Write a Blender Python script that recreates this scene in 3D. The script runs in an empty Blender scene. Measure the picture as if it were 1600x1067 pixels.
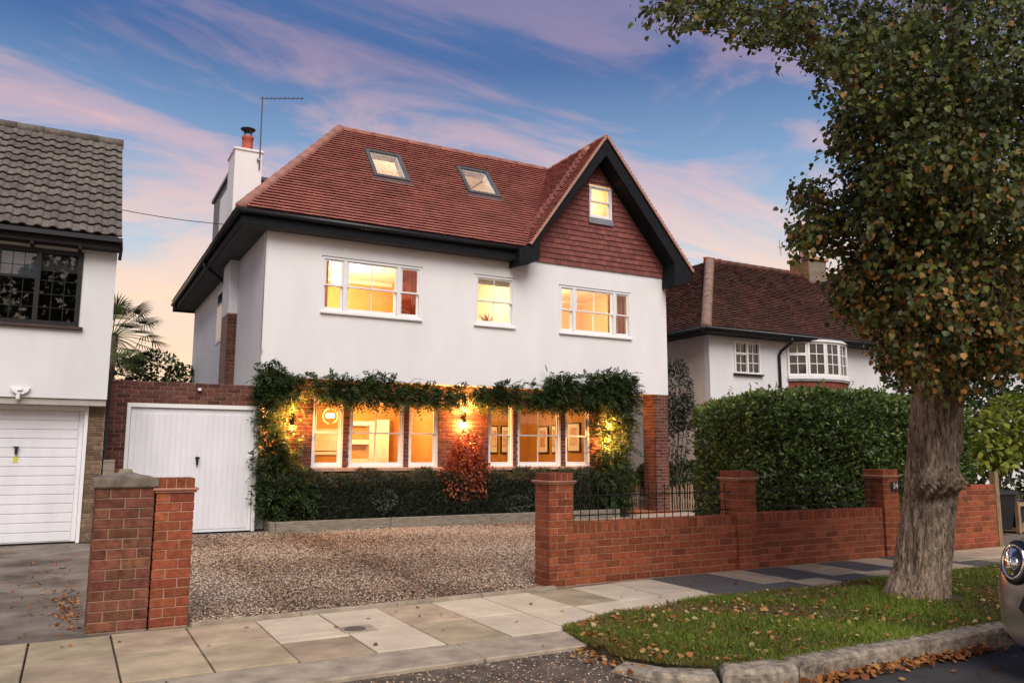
import bpy, math, random
import numpy as np
from mathutils import Vector, Matrix
random.seed(7); rng = np.random.default_rng(11)
sc = bpy.context.scene
col = sc.collection
R = math.radians
# ------------------------------------------------------------------ camera
H = 1.40; YAW, PITCH, ROLL, FPX = .500823, .138522, .002759, 1250.0
cam_d = bpy.data.cameras.new('camera'); cam = bpy.data.objects.new('camera', cam_d); col.objects.link(cam)
cam_d.sensor_width = 36; cam_d.lens = FPX / 1600 * 36; cam_d.clip_end = 2000; cam_d.clip_start = .05
fw = Vector((math.sin(YAW)*math.cos(PITCH), math.cos(YAW)*math.cos(PITCH), math.sin(PITCH)))
rt = Vector((math.cos(YAW), -math.sin(YAW), 0)); up = rt.cross(fw)
rt2 = rt*math.cos(ROLL) + up*math.sin(ROLL); up2 = -rt*math.sin(ROLL) + up*math.cos(ROLL)
M = Matrix((rt2, up2, -fw)).transposed().to_4x4(); M.translation = (0, 0, H)
cam.matrix_world = M
sc.camera = cam
# ------------------------------------------------------------------ world: dusk sky with pink clouds
SUN_EL, SUN_AZ = R(46), R(195)     # soft light from behind the camera
w = bpy.data.worlds.new('World'); sc.world = w; w.use_nodes = True
nt = w.node_tree; N = nt.nodes; L = nt.links; N.clear()
def wn(t, **k):
    n = N.new(t)
    for a, b in k.items(): setattr(n, a, b)
    return n
def ramp(nodes, stops, interp='LINEAR'):
    r = nodes.new('ShaderNodeValToRGB'); r.color_ramp.interpolation = interp
    el = r.color_ramp.elements
    while len(el) < len(stops): el.new(.5)
    for e, (p, c) in zip(el, stops): e.position = p; e.color = (*c, 1) if len(c) == 3 else c
    return r
tc = wn('ShaderNodeTexCoord'); sep = wn('ShaderNodeSeparateXYZ'); L.new(tc.outputs['Generated'], sep.inputs[0])
grad = ramp(N, [(0.0, (.90, .62, .42)), (.10, (.95, .68, .48)), (.18, (.74, .64, .58)), (.25, (.40, .53, .66)), (.34, (.20, .34, .56)), (.45, (.055, .135, .34)), (1, (.025, .08, .24))])
L.new(sep.outputs[2], grad.inputs[0])
den = wn('ShaderNodeMath', operation='ADD'); L.new(sep.outputs[2], den.inputs[0]); den.inputs[1].default_value = .22
dmx = wn('ShaderNodeMath', operation='MAXIMUM'); L.new(den.outputs[0], dmx.inputs[0]); dmx.inputs[1].default_value = .08
dv = wn('ShaderNodeVectorMath', operation='DIVIDE'); cb = wn('ShaderNodeCombineXYZ')
for i in range(3): L.new(dmx.outputs[0], cb.inputs[i])
L.new(tc.outputs['Generated'], dv.inputs[0]); L.new(cb.outputs[0], dv.inputs[1])
mp = wn('ShaderNodeMapping'); mp.inputs['Rotation'].default_value = (0, 0, R(38)); mp.inputs['Scale'].default_value = (.85, 1.7, 1); mp.inputs['Location'].default_value = (.2, 2.6, 0)
L.new(dv.outputs[0], mp.inputs[0])
cn = wn('ShaderNodeTexNoise'); cn.inputs['Scale'].default_value = 1.6; cn.inputs['Detail'].default_value = 9; cn.inputs['Roughness'].default_value = .58; cn.inputs['Distortion'].default_value = .9
L.new(mp.outputs[0], cn.inputs['Vector'])
cm = ramp(N, [(.40, (0, 0, 0)), (.57, (.55, .55, .55)), (.75, (1, 1, 1))], 'EASE'); L.new(cn.outputs[0], cm.inputs[0])
cc = ramp(N, [(0, (.98, .64, .42)), (.18, (1.0, .68, .50)), (.32, (.88, .50, .44)), (.46, (.74, .42, .42)), (1, (.40, .24, .34))]); L.new(sep.outputs[2], cc.inputs[0])
thin = ramp(N, [(.30, (1, 1, 1)), (.52, (.38, .38, .38))]); L.new(sep.outputs[2], thin.inputs[0])
cmul = wn('ShaderNodeMath', operation='MULTIPLY'); L.new(cm.outputs[0], cmul.inputs[0]); L.new(thin.outputs[0], cmul.inputs[1])
mx = wn('ShaderNodeMixRGB'); L.new(cmul.outputs[0], mx.inputs[0]); L.new(grad.outputs[0], mx.inputs[1]); L.new(cc.outputs[0], mx.inputs[2])
sky = wn('ShaderNodeTexSky'); sky.sky_type = 'NISHITA'; sky.sun_disc = False; sky.sun_elevation = R(4); sky.sun_rotation = R(30)
b1 = wn('ShaderNodeBackground'); b1.inputs[1].default_value = .95; L.new(mx.outputs[0], b1.inputs[0])
b2 = wn('ShaderNodeBackground'); b2.inputs[1].default_value = .008; L.new(sky.outputs[0], b2.inputs[0])
ad = wn('ShaderNodeAddShader'); L.new(b1.outputs[0], ad.inputs[0]); L.new(b2.outputs[0], ad.inputs[1])
wo = wn('ShaderNodeOutputWorld'); L.new(ad.outputs[0], wo.inputs[0])
# ------------------------------------------------------------------ soft evening light
sd = bpy.data.lights.new('sun', 'SUN'); sd.energy = 3.2; sd.angle = R(45); sd.color = (1, .93, .86)
so = bpy.data.objects.new('sun', sd); col.objects.link(so)
sdir = Vector((math.sin(SUN_AZ)*math.cos(SUN_EL), math.cos(SUN_AZ)*math.cos(SUN_EL), math.sin(SUN_EL)))
so.rotation_euler = (-sdir).to_track_quat('-Z', 'Y').to_euler(); so.location = (-5, -15, 20)
# ------------------------------------------------------------------ colour management
sc.render.engine = 'CYCLES'
vs = sc.view_settings; vs.view_transform = 'Standard'; vs.look = 'None'; vs.gamma = 1; vs.use_curve_mapping = False; vs.exposure = .20
sc.cycles.max_bounces = 8; sc.cycles.transparent_max_bounces = 16
sc.cycles.sample_clamp_indirect = 4

# ------------------------------------------------------------------ pixel helpers (a pixel is only a direction; a plane gives the distance)
Cv = Vector((0, 0, H))
def ray(x, y): return rt2*((x-800)/FPX) + up2*((533.5-y)/FPX) + fw
def pl(x, y, ax, c):
    d = ray(x, y); return Cv + d*((c-Cv[ax])/d[ax])
def pY(x, y, c): return pl(x, y, 1, c)
def pX(x, y, c): return pl(x, y, 0, c)
def pG(x, y, z=0): return pl(x, y, 2, z)
def pD(x, y, d): return Cv + ray(x, y)*d

# ------------------------------------------------------------------ materials
MATS = {}
def mat(name, base, rough=.7, scale=8, var=.25, bump=.0, bscale=None, rand=0.0, spec=.3, metal=0, second=None, stretch=(1, 1, 1), tint=None, detail=6, hue=0.0, objc=False):
    if name in MATS: return MATS[name]
    m = bpy.data.materials.new(name); m.use_nodes = True; nt = m.node_tree; n = nt.nodes; l = nt.links
    p = n['Principled BSDF']; p.inputs['Roughness'].default_value = rough; p.inputs['Metallic'].default_value = metal
    p.inputs['Specular IOR Level'].default_value = spec
    if objc:
        g = n.new('ShaderNodeTexCoord'); src = g.outputs['Object']
    else:
        g = n.new('ShaderNodeNewGeometry'); src = g.outputs['Position']
    mpp = n.new('ShaderNodeMapping'); mpp.inputs['Scale'].default_value = stretch; l.new(src, mpp.inputs[0])
    t = n.new('ShaderNodeTexNoise'); t.inputs['Scale'].default_value = scale; t.inputs['Detail'].default_value = detail; t.inputs['Roughness'].default_value = .6
    l.new(mpp.outputs[0], t.inputs['Vector'])
    b = np.array(base); s = np.array(second) if second is not None else np.clip(b*(1-var), 0, 1); hi = b if second is not None else np.clip(b*(1+var), 0, 1)
    r = ramp(n, [(.32, tuple(s)), (.68, tuple(hi))]); l.new(t.outputs[0], r.inputs[0])
    out = r.outputs[0]
    if rand or hue:
        oi = n.new('ShaderNodeObjectInfo'); hs = n.new('ShaderNodeHueSaturation')
        mr = n.new('ShaderNodeMapRange'); mr.inputs[3].default_value = 1-rand; mr.inputs[4].default_value = 1+rand*.8
        l.new(oi.outputs['Random'], mr.inputs[0]); l.new(mr.outputs[0], hs.inputs['Value']); l.new(out, hs.inputs['Color'])
        if hue:
            m2 = n.new('ShaderNodeMath'); m2.operation = 'MULTIPLY'; m2.inputs[1].default_value = 7.31; l.new(oi.outputs['Random'], m2.inputs[0])
            m3 = n.new('ShaderNodeMath'); m3.operation = 'FRACT'; l.new(m2.outputs[0], m3.inputs[0])
            mh = n.new('ShaderNodeMapRange'); mh.inputs[3].default_value = .5-hue; mh.inputs[4].default_value = .5+hue; l.new(m3.outputs[0], mh.inputs[0]); l.new(mh.outputs[0], hs.inputs['Hue'])
        out = hs.outputs[0]
    if tint is not None:      # per-leaf colour attribute picks along a ramp
        at = n.new('ShaderNodeAttribute'); at.attribute_name = 'tint'
        rr = ramp(n, tint); l.new(at.outputs['Fac'], rr.inputs[0])
        mm = n.new('ShaderNodeMixRGB'); mm.blend_type = 'MULTIPLY'; mm.inputs[0].default_value = 1
        l.new(rr.outputs[0], mm.inputs[1]); l.new(out, mm.inputs[2]); out = mm.outputs[0]
    l.new(out, p.inputs['Base Color'])
    if bump:
        t2 = n.new('ShaderNodeTexNoise'); t2.inputs['Scale'].default_value = bscale or scale*4; t2.inputs['Detail'].default_value = 5
        l.new(mpp.outputs[0], t2.inputs['Vector'])
        bp = n.new('ShaderNodeBump'); bp.inputs['Strength'].default_value = bump; bp.inputs['Distance'].default_value = .02
        l.new(t2.outputs[0], bp.inputs['Height']); l.new(bp.outputs[0], p.inputs['Normal'])
    MATS[name] = m; return m
def leafmat(name, stops, rough=.5, trans=.25, spec=.35):
    m = mat(name, (1, 1, 1), rough, 3, .18, tint=stops, spec=spec)
    nt = m.node_tree; n = nt.nodes; l = nt.links; p = n['Principled BSDF']
    src = p.inputs['Base Color'].links[0].from_socket
    tr = n.new('ShaderNodeBsdfTranslucent'); l.new(src, tr.inputs[0]); ms = n.new('ShaderNodeMixShader'); ms.inputs[0].default_value = trans
    l.new(p.outputs[0], ms.inputs[1]); l.new(tr.outputs[0], ms.inputs[2]); l.new(ms.outputs[0], n['Material Output'].inputs[0]); return m
def glassmat(name, tintc=(.95, .97, .97), gl=.06):
    m = bpy.data.materials.new(name); m.use_nodes = True; nt = m.node_tree; n = nt.nodes; l = nt.links; n.remove(n['Principled BSDF'])
    tr = n.new('ShaderNodeBsdfTransparent'); tr.inputs[0].default_value = (*tintc, 1)
    g = n.new('ShaderNodeBsdfGlossy'); g.inputs['Roughness'].default_value = .015
    fr = n.new('ShaderNodeFresnel'); fr.inputs[0].default_value = 1.5
    a = n.new('ShaderNodeMath'); a.operation = 'ADD'; a.inputs[1].default_value = gl; l.new(fr.outputs[0], a.inputs[0])
    ge = n.new('ShaderNodeNewGeometry'); no = n.new('ShaderNodeTexNoise'); no.inputs['Scale'].default_value = 1.3; l.new(ge.outputs['Position'], no.inputs['Vector'])
    bp = n.new('ShaderNodeBump'); bp.inputs['Strength'].default_value = .04; l.new(no.outputs[0], bp.inputs['Height']); l.new(bp.outputs[0], g.inputs['Normal'])
    ms = n.new('ShaderNodeMixShader'); l.new(a.outputs[0], ms.inputs[0]); l.new(tr.outputs[0], ms.inputs[1]); l.new(g.outputs[0], ms.inputs[2]); l.new(ms.outputs[0], n['Material Output'].inputs[0]); return m
def emit(name, c, s):
    m = bpy.data.materials.new(name); m.use_nodes = True; n = m.node_tree.nodes; l = m.node_tree.links; n.remove(n['Principled BSDF'])
    e = n.new('ShaderNodeEmission'); e.inputs[0].default_value = (*c, 1); e.inputs[1].default_value = s; l.new(e.outputs[0], n['Material Output'].inputs[0]); return m

m_render = mat('white_render', (.79, .775, .765), .85, 1.0, .045, bump=.16, bscale=120, stretch=(1.6, 1.6, .5), detail=10)
m_render2 = mat('neighbour_render', (.70, .695, .69), .85, 1.2, .06, bump=.18, bscale=110, stretch=(1.6, 1.6, .5), detail=10)
m_white = mat('white_paint', (.80, .79, .77), .45, 6, .03)
m_black = mat('black_plastic', (.012, .013, .015), .38, 20, .2, spec=.4)
m_fascia = mat('black_fascia', (.012, .013, .016), .75, 9, .25, bump=.04, spec=.12)
m_soffit = mat('grey_soffit', (.055, .052, .05), .6, 6, .12)
m_tile = mat('red_clay_tile', (.40, .15, .115), .75, 2.2, .22, bump=.1, bscale=40, detail=9)
m_ridge = mat('ridge_tile', (.36, .17, .13), .75, 5, .2, bump=.1, bscale=40, rand=.12)
m_hung = mat('hung_tile', (.21, .068, .056), .75, 9, .2, bump=.1, bscale=50, rand=.22)
m_brick = mat('red_brick', (.27, .072, .032), .85, 22, .32, bump=.35, bscale=110, rand=.34, hue=.005)
m_brickold = mat('old_brown_brick', (.165, .060, .036), .9, 20, .38, bump=.35, bscale=110, rand=.25, hue=.01)
m_brickdark = mat('garage_brick', (.125, .050, .038), .9, 20, .35, bump=.3, bscale=110, rand=.4, hue=.012)
m_brickbrown = mat('brown_grey_brick', (.17, .115, .075), .9, 20, .35, bump=.3, bscale=110, rand=.35)
m_mortar = mat('mortar', (.30, .20, .14), .95, 14, .2, bump=.2, bscale=120)
m_mortarred = mat('mortar_buff_pink', (.42, .24, .16), .95, 14, .18, bump=.2, bscale=120)
m_creasing = mat('clay_creasing', (.42, .20, .13), .8, 14, .25, bump=.15, rand=.1)
m_stone = mat('weathered_stone', (.19, .155, .115), .95, 9, .4, bump=.4, bscale=60)
m_slab = mat('paving_slab', (.42, .325, .21), .88, 3.2, .28, bump=.2, bscale=130, rand=.22, detail=9, hue=.008)
m_slabdark = mat('tarmac_patch', (.105, .097, .088), .92, 30, .3, bump=.4, bscale=170, rand=.12)
m_kerb = mat('kerb_stone', (.27, .225, .17), .92, 14, .6, bump=.5, bscale=45, detail=9, rand=.14)
m_conc = mat('concrete_strip', (.36, .295, .215), .92, 5, .3, bump=.35, bscale=80, detail=9)
m_tarmac = mat('tarmac', (.20, .155, .115), .9, 9, .5, second=(.065, .05, .038), bump=.9, bscale=120, detail=12)
m_road = mat('asphalt', (.052, .050, .050), .8, 2.2, .35, bump=.4, bscale=190, detail=10)
m_drive = mat('dark_concrete_drive', (.27, .23, .18), .9, 1.6, .2, second=(.075, .06, .046), bump=.35, bscale=60, detail=9)
m_earth = mat('earth', (.07, .055, .04), .95, 12, .4, bump=.5)
m_gravelbase = mat('gravel_bed', (.20, .155, .12), .95, 60, .5, bump=.8, bscale=90)
m_path = mat('tan_path', (.42, .33, .25), .9, 4, .2, bump=.2, bscale=90)
m_timber = mat('grey_timber', (.24, .205, .155), .85, 6, .35, bump=.3, stretch=(1, 6, 6), bscale=24)
m_timber2 = mat('brown_timber', (.30, .20, .12), .85, 6, .35, bump=.3, stretch=(6, 6, 1), bscale=24, rand=.2)
m_bark = None
m_glass = glassmat('window_glass')
m_glassdark = glassmat('dark_window_glass', (.45, .48, .5), .10)
m_lead = mat('lead_flashing', (.22, .22, .24), .5, 12, .2, metal=.3)
m_greymetal = mat('grey_frame_metal', (.10, .098, .098), .4, 12, .12)
m_greydorm = mat('grey_cladding', (.16, .155, .16), .6, 8, .1)
m_terracotta = mat('terracotta', (.42, .10, .055), .7, 12, .2, bump=.1)
m_galv = mat('galvanised', (.32, .32, .33), .45, 20, .15, metal=.6)
m_iron = mat('black_iron', (.012, .012, .013), .5, 30, .2)

# ------------------------------------------------------------------ objects
WP = {}
def root(name, label, cat, loc=(0, 0, 0), group=None):
    o = bpy.data.objects.new(name, None); col.objects.link(o); o.location = loc; o.empty_display_size = .1
    o['label'] = label; o['category'] = cat
    if group: o['group'] = group
    WP[o] = Vector(loc); return o
def place(o, parent, wpos=(0, 0, 0)):
    col.objects.link(o); wpos = Vector(wpos); WP[o] = wpos
    if parent is not None: o.parent = parent; o.location = wpos - WP[parent]
    else: o.location = wpos
    return o
class MB:
    def __init__(s): s.v = []; s.f = []
    def add(s, vs, fs):
        b = len(s.v); s.v += [tuple(v) for v in vs]; s.f += [tuple(b+i for i in f) for f in fs]; return s
    def box(s, x0, x1, y0, y1, z0, z1):
        return s.add([(x0,y0,z0),(x1,y0,z0),(x1,y1,z0),(x0,y1,z0),(x0,y0,z1),(x1,y0,z1),(x1,y1,z1),(x0,y1,z1)],
                     [(0,3,2,1),(4,5,6,7),(0,1,5,4),(1,2,6,5),(2,3,7,6),(3,0,4,7)])
    def cbox(s, x0, x1, y0, y1, z0, z1, c=.004):
        X = (x0, x1); Y = (y0, y1); Z = (z0, z1); vs = []; idx = {}
        for i in (0,1):
            for j in (0,1):
                for k in (0,1):
                    sx, sy, sz = (1, -1)[i]*c, (1, -1)[j]*c, (1, -1)[k]*c
                    for a, p in enumerate(((X[i], Y[j]+sy, Z[k]+sz), (X[i]+sx, Y[j], Z[k]+sz), (X[i]+sx, Y[j]+sy, Z[k]))):
                        idx[(i,j,k,a)] = len(vs); vs.append(p)
        fs = []; I = idx
        fs += [(I[0,0,0,0],I[0,0,1,0],I[0,1,1,0],I[0,1,0,0]), (I[1,0,0,0],I[1,1,0,0],I[1,1,1,0],I[1,0,1,0])]
        fs += [(I[0,0,0,1],I[1,0,0,1],I[1,0,1,1],I[0,0,1,1]), (I[0,1,0,1],I[0,1,1,1],I[1,1,1,1],I[1,1,0,1])]
        fs += [(I[0,0,0,2],I[0,1,0,2],I[1,1,0,2],I[1,0,0,2]), (I[0,0,1,2],I[1,0,1,2],I[1,1,1,2],I[0,1,1,2])]
        for j in (0,1):
            for k in (0,1): fs.append((I[0,j,k,1],I[1,j,k,1],I[1,j,k,2],I[0,j,k,2]))
        for i in (0,1):
            for k in (0,1): fs.append((I[i,0,k,0],I[i,1,k,0],I[i,1,k,2],I[i,0,k,2]))
        for i in (0,1):
            for j in (0,1): fs.append((I[i,j,0,0],I[i,j,1,0],I[i,j,1,1],I[i,j,0,1]))
        for i in (0,1):
            for j in (0,1):
                for k in (0,1): fs.append((I[i,j,k,0],I[i,j,k,1],I[i,j,k,2]))
        return s.add(vs, fs)
    def quad(s, a, b, c, d): return s.add([a, b, c, d], [(0,1,2,3)])
    def prism(s, poly, d):      # polygon (list of 3-d points) extruded along vector d
        n = len(poly); d = Vector(d); vs = [Vector(p) for p in poly]; vs += [v+d for v in vs]
        return s.add(vs, [tuple(range(n))[::-1], tuple(range(n, 2*n))] + [(i, (i+1) % n, n+(i+1) % n, n+i) for i in range(n)])
    def bar(s, a, b, w, h, upv=(0, 0, 1)):
        a, b = Vector(a), Vector(b); d = (b-a).normalized(); u = Vector(upv); r = d.cross(u)
        if r.length < 1e-4: r = d.cross(Vector((0, 1, 0)))
        r.normalize(); u = r.cross(d); r *= w/2; u *= h/2
        return s.prism([a-r-u, a+r-u, a+r+u, a-r+u], b-a)
    def tube(s, pts, r, n=8):
        pts = [Vector(p) for p in pts]; rs = r if isinstance(r, (list, tuple)) else [r]*len(pts); rings = []; vs = []; fs = []; prev = None
        for i, p in enumerate(pts):
            d = (pts[min(i+1, len(pts)-1)] - pts[max(i-1, 0)]).normalized()
            a = prev if prev is not None else (Vector((0, 0, 1)) if abs(d.z) < .9 else Vector((1, 0, 0)))
            x = (a - d*a.dot(d)).normalized(); y = d.cross(x); prev = x
            for k in range(n): t = 2*math.pi*k/n; vs.append(p + (x*math.cos(t)+y*math.sin(t))*rs[i])
        m = len(pts)
        for i in range(m-1):
            for k in range(n): fs.append((i*n+k, i*n+(k+1) % n, (i+1)*n+(k+1) % n, (i+1)*n+k))
        fs.append(tuple(range(n))[::-1]); fs.append(tuple(range((m-1)*n, m*n)))
        return s.add(vs, fs)
    def lathe(s, c, prof, n=16, axis='z'):
        vs = []; fs = []; c = Vector(c)
        for r, h in prof:
            for k in range(n):
                t = 2*math.pi*k/n; a, b = r*math.cos(t), r*math.sin(t)
                vs.append(c + Vector((a, b, h) if axis == 'z' else ((h, a, b) if axis == 'x' else (a, h, b))))
        for i in range(len(prof)-1):
            for k in range(n): fs.append((i*n+k, i*n+(k+1) % n, (i+1)*n+(k+1) % n, (i+1)*n+k))
        fs.append(tuple(range(n))[::-1]); fs.append(tuple(range((len(prof)-1)*n, len(prof)*n)))
        return s.add(vs, fs)
    def mesh(s, name, m, smooth=False):
        me = bpy.data.meshes.new(name); me.from_pydata(s.v, [], s.f); me.materials.append(m); me.update()
        if smooth: me.shade_smooth()
        return me
    def build(s, name, m, parent=None, smooth=False, kind=None):
        o = bpy.data.objects.new(name, s.mesh(name, m, smooth)); place(o, parent)
        if kind: o['kind'] = kind
        return o
def tag(o, label, cat, group=None):
    o['label'] = label; o['category'] = cat
    if group: o['group'] = group
    return o
BC = {}
def piece(name, m, parent, x0, x1, y0, y1, z0, z1, c=.004, jit=.0, rot=0):
    """chamfered block; alike sizes share one mesh"""
    d = (round(x1-x0, 3), round(y1-y0, 3), round(z1-z0, 3)); k = (d, m.name, c)
    if k not in BC: BC[k] = MB().cbox(-d[0]/2, d[0]/2, -d[1]/2, d[1]/2, -d[2]/2, d[2]/2, c).mesh(name, m)
    o = bpy.data.objects.new(name, BC[k])
    p = Vector(((x0+x1)/2, (y0+y1)/2, (z0+z1)/2))
    if jit: p += Vector([random.uniform(-jit, jit) for _ in range(3)])
    place(o, parent, p)
    if rot: o.rotation_euler = (random.uniform(-rot, rot), random.uniform(-rot, rot), random.uniform(-rot, rot)*.6)
    return o
def wall_holes(mb, x0, x1, z0, z1, holes, y0, y1):
    """wall slab in the XZ plane, y0 front, y1 back, rectangular openings (x0,x1,z0,z1)"""
    xs = sorted({x0, x1, *[h[0] for h in holes], *[h[1] for h in holes]}); zs = sorted({z0, z1, *[h[2] for h in holes], *[h[3] for h in holes]})
    inh = lambda x, z: any(h[0] < x < h[1] and h[2] < z < h[3] for h in holes)
    for a, b in zip(xs, xs[1:]):
        for c, d in zip(zs, zs[1:]):
            if inh((a+b)/2, (c+d)/2): continue
            mb.quad((a,y0,c),(b,y0,c),(b,y0,d),(a,y0,d)); mb.quad((a,y1,c),(a,y1,d),(b,y1,d),(b,y1,c))
    for a, b, c, d in holes + [(x0, x1, z0, z1)]:
        mb.quad((a,y0,c),(a,y1,c),(a,y1,d),(a,y0,d)); mb.quad((b,y0,c),(b,y0,d),(b,y1,d),(b,y1,c))
        mb.quad((a,y0,c),(b,y0,c),(b,y1,c),(a,y1,c)); mb.quad((a,y0,d),(a,y1,d),(b,y1,d),(b,y0,d))
    return mb
def brick_face(parent, x0, x1, y, z0, z1, m, holes=(), L_=.215, hc=.075, j=.010, depth=.09, face='y', skip=None, sgn=1):
    """bricks laid on a face. face 'y': runs along X at depth y; 'x': runs along Y at X=y (x0,x1 are then Y)"""
    n = 0; k = 0; z = z0
    while z + hc*.6 <= z1 + 1e-6:
        zt = min(z+hc-j, z1-.002); a = x0 - (L_+j)/2*(k % 2)
        while a < x1:
            b0, b1 = max(a, x0), min(a+L_, x1)
            segs = [(b0, b1)]
            for h in holes:
                if h[2] < zt-.01 and h[3] > z+.01:
                    ns = []
                    for p, q in segs:
                        if h[1] <= p or h[0] >= q: ns.append((p, q)); continue
                        if h[0] > p: ns.append((p, h[0]))
                        if h[1] < q: ns.append((h[1], q))
                    segs = ns
            for p, q in segs:
                if q-p > .03 and not (skip and skip((p+q)/2, (z+zt)/2)):
                    pr = random.choice((0, .0015, .003))
                    if face == 'y': piece('brick', m, parent, round(p, 3), round(q, 3), y-pr, y-pr+depth, z, zt)
                    else: piece('brick', m, parent, y-pr*sgn, y-pr*sgn+depth*sgn, round(p, 3), round(q, 3), z, zt) if sgn > 0 else piece('brick', m, parent, y+pr-depth, y+pr, round(p, 3), round(q, 3), z, zt)
                    n += 1
            a += L_+j
        z += hc; k += 1
    return n
# leaf scatter: template copied with numpy into one mesh
TPL = {
 'leaf': (np.array([(0,0,0),(.32,-.3,.05),(.30,.3,.05),(1,0,-.04),(.68,-.26,.04),(.66,.26,.04)], float), [(0,1,4,3),(0,3,5,2)]),
 'heart': (np.array([(0,0,0),(.12,-.40,.05),(.55,-.40,.06),(1.0,0,-.08),(.55,.40,.06),(.12,.40,.05),(.5,0,-.02)], float), [(0,1,2,6),(6,2,3),(0,6,4,5),(6,3,4)]),
 'blade': (np.array([(0,-.05,0),(0,.05,0),(.55,.045,.03),(.55,-.045,.03),(1,0,-.02)], float), [(0,1,2,3),(3,2,4)]),
 'stone': (np.array([(1,0,0),(-1,0,0),(0,1,0),(0,-1,0),(.1,.1,.7),(0,0,-.7)], float), [(0,2,4),(2,1,4),(1,3,4),(3,0,4),(2,0,5),(1,2,5),(3,1,5),(0,3,5)]),
}
def norm(a): return a/np.maximum(np.linalg.norm(a, axis=1, keepdims=True), 1e-9)
def frames(d, nn):
    d = norm(d); y = norm(np.cross(nn, d)); z = np.cross(d, y); return np.stack([d, y, z], axis=2)
def scatter(name, tpl, P, D, NN, S, tint, m, parent=None, kind='stuff', smooth=False):
    V, F = TPL[tpl]; n = len(P); k = len(V)
    S = np.asarray(S); S = S[:, None] if S.ndim == 1 else S
    Rm = frames(D, NN); loc = V[None, :, :]*S[:, None, :]
    W = np.einsum('nij,nkj->nki', Rm, loc) + P[:, None, :]
    me = bpy.data.meshes.new(name); me.vertices.add(n*k); me.vertices.foreach_set('co', W.astype(np.float32).ravel())
    fl = [len(f) for f in F]; idx = np.concatenate([np.array(f) for f in F])
    li = (np.arange(n)[:, None]*k + idx[None, :]).ravel(); nl = len(idx)
    starts = (np.arange(n)[:, None]*nl + np.concatenate([[0], np.cumsum(fl)[:-1]])[None, :]).ravel()
    me.loops.add(len(li)); me.loops.foreach_set('vertex_index', li.astype(np.int32))
    me.polygons.add(n*len(F)); me.polygons.foreach_set('loop_start', starts.astype(np.int32)); me.polygons.foreach_set('loop_total', np.tile(fl, n).astype(np.int32))
    at = me.attributes.new('tint', 'FLOAT', 'POINT'); at.data.foreach_set('value', np.repeat(np.asarray(tint, dtype=np.float32), k))
    me.materials.append(m); me.update(calc_edges=True)
    if smooth: me.shade_smooth()
    o = bpy.data.objects.new(name, me); place(o, parent)
    if kind: o['kind'] = kind
    return o
TM = {}
def leaf_parts(tpl, P, D, NN, S, tint, m, parent, name='leaf'):
    Rm = frames(D, NN); tq = np.round(np.asarray(tint)*8)/8
    for i in range(len(P)):
        k = (tpl, m.name, tq[i])
        if k not in TM:
            V, F = TPL[tpl]; me = bpy.data.meshes.new(name); me.from_pydata(V.tolist(), [], F); me.materials.append(m)
            at = me.attributes.new('tint', 'FLOAT', 'POINT'); at.data.foreach_set('value', np.full(len(V), tq[i], np.float32)); TM[k] = me
        o = bpy.data.objects.new(name, TM[k]); place(o, parent, P[i])
        mm = Matrix(Rm[i].tolist()); o.rotation_euler = mm.to_euler(); s = np.broadcast_to(np.asarray(S[i]), (3,)); o.scale = [float(q) for q in s]
def rdir(n): return norm(rng.normal(size=(n, 3)))
def lamp(name, loc, power, color, parent=None, r=.05, typ='POINT'):
    d = bpy.data.lights.new(name, typ); d.energy = power; d.color = color
    d.shadow_soft_size = r
    o = bpy.data.objects.new(name, d); place(o, parent, loc); return o
def struct(o): o['kind'] = 'structure'; return o
def sheet(name, pts, z, m, th=0):
    mb = MB()
    if th: mb.prism([(x, y, z) for x, y in pts], (0, 0, -th))
    else: mb.add([(x, y, z) for x, y in pts], [tuple(range(len(pts)))])
    return struct(mb.build(name, m))
# ================================================================== the setting
sheet('ground', [(-300, -200), (300, -200), (300, 500), (-300, 500)], -.26, m_earth)
sheet('road', [(-60, -6), (80, -6), (80, 4.02), (-60, 4.02)], -.112, m_road)
# far side pavement behind the camera
sheet('far_pavement', [(-60, -12), (80, -12), (80, -6), (-60, -6)], 0, m_conc, .2)
# crossover apron of tarmac sloping from the pavement to the road
mb = MB(); xs = [-14, -6, -2, 0, 1, 2, 3, 3.4, 3.62]
for a, b in zip(xs, xs[1:]):
    ya = 5.3; 
    mb.quad((a, 4.6, -.06), (b, 4.6, -.06), (b, 5.62, -.012), (a, 5.62, -.012)); mb.quad((a, 3.99, -.106), (b, 3.99, -.106), (b, 4.6, -.06), (a, 4.6, -.06))
mb.quad((3.62, 3.99, -.106), (4.2, 3.99, -.104), (4.2, 4.6, -.07), (3.62, 4.6, -.06))
struct(mb.build('crossover', m_tarmac))
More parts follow.
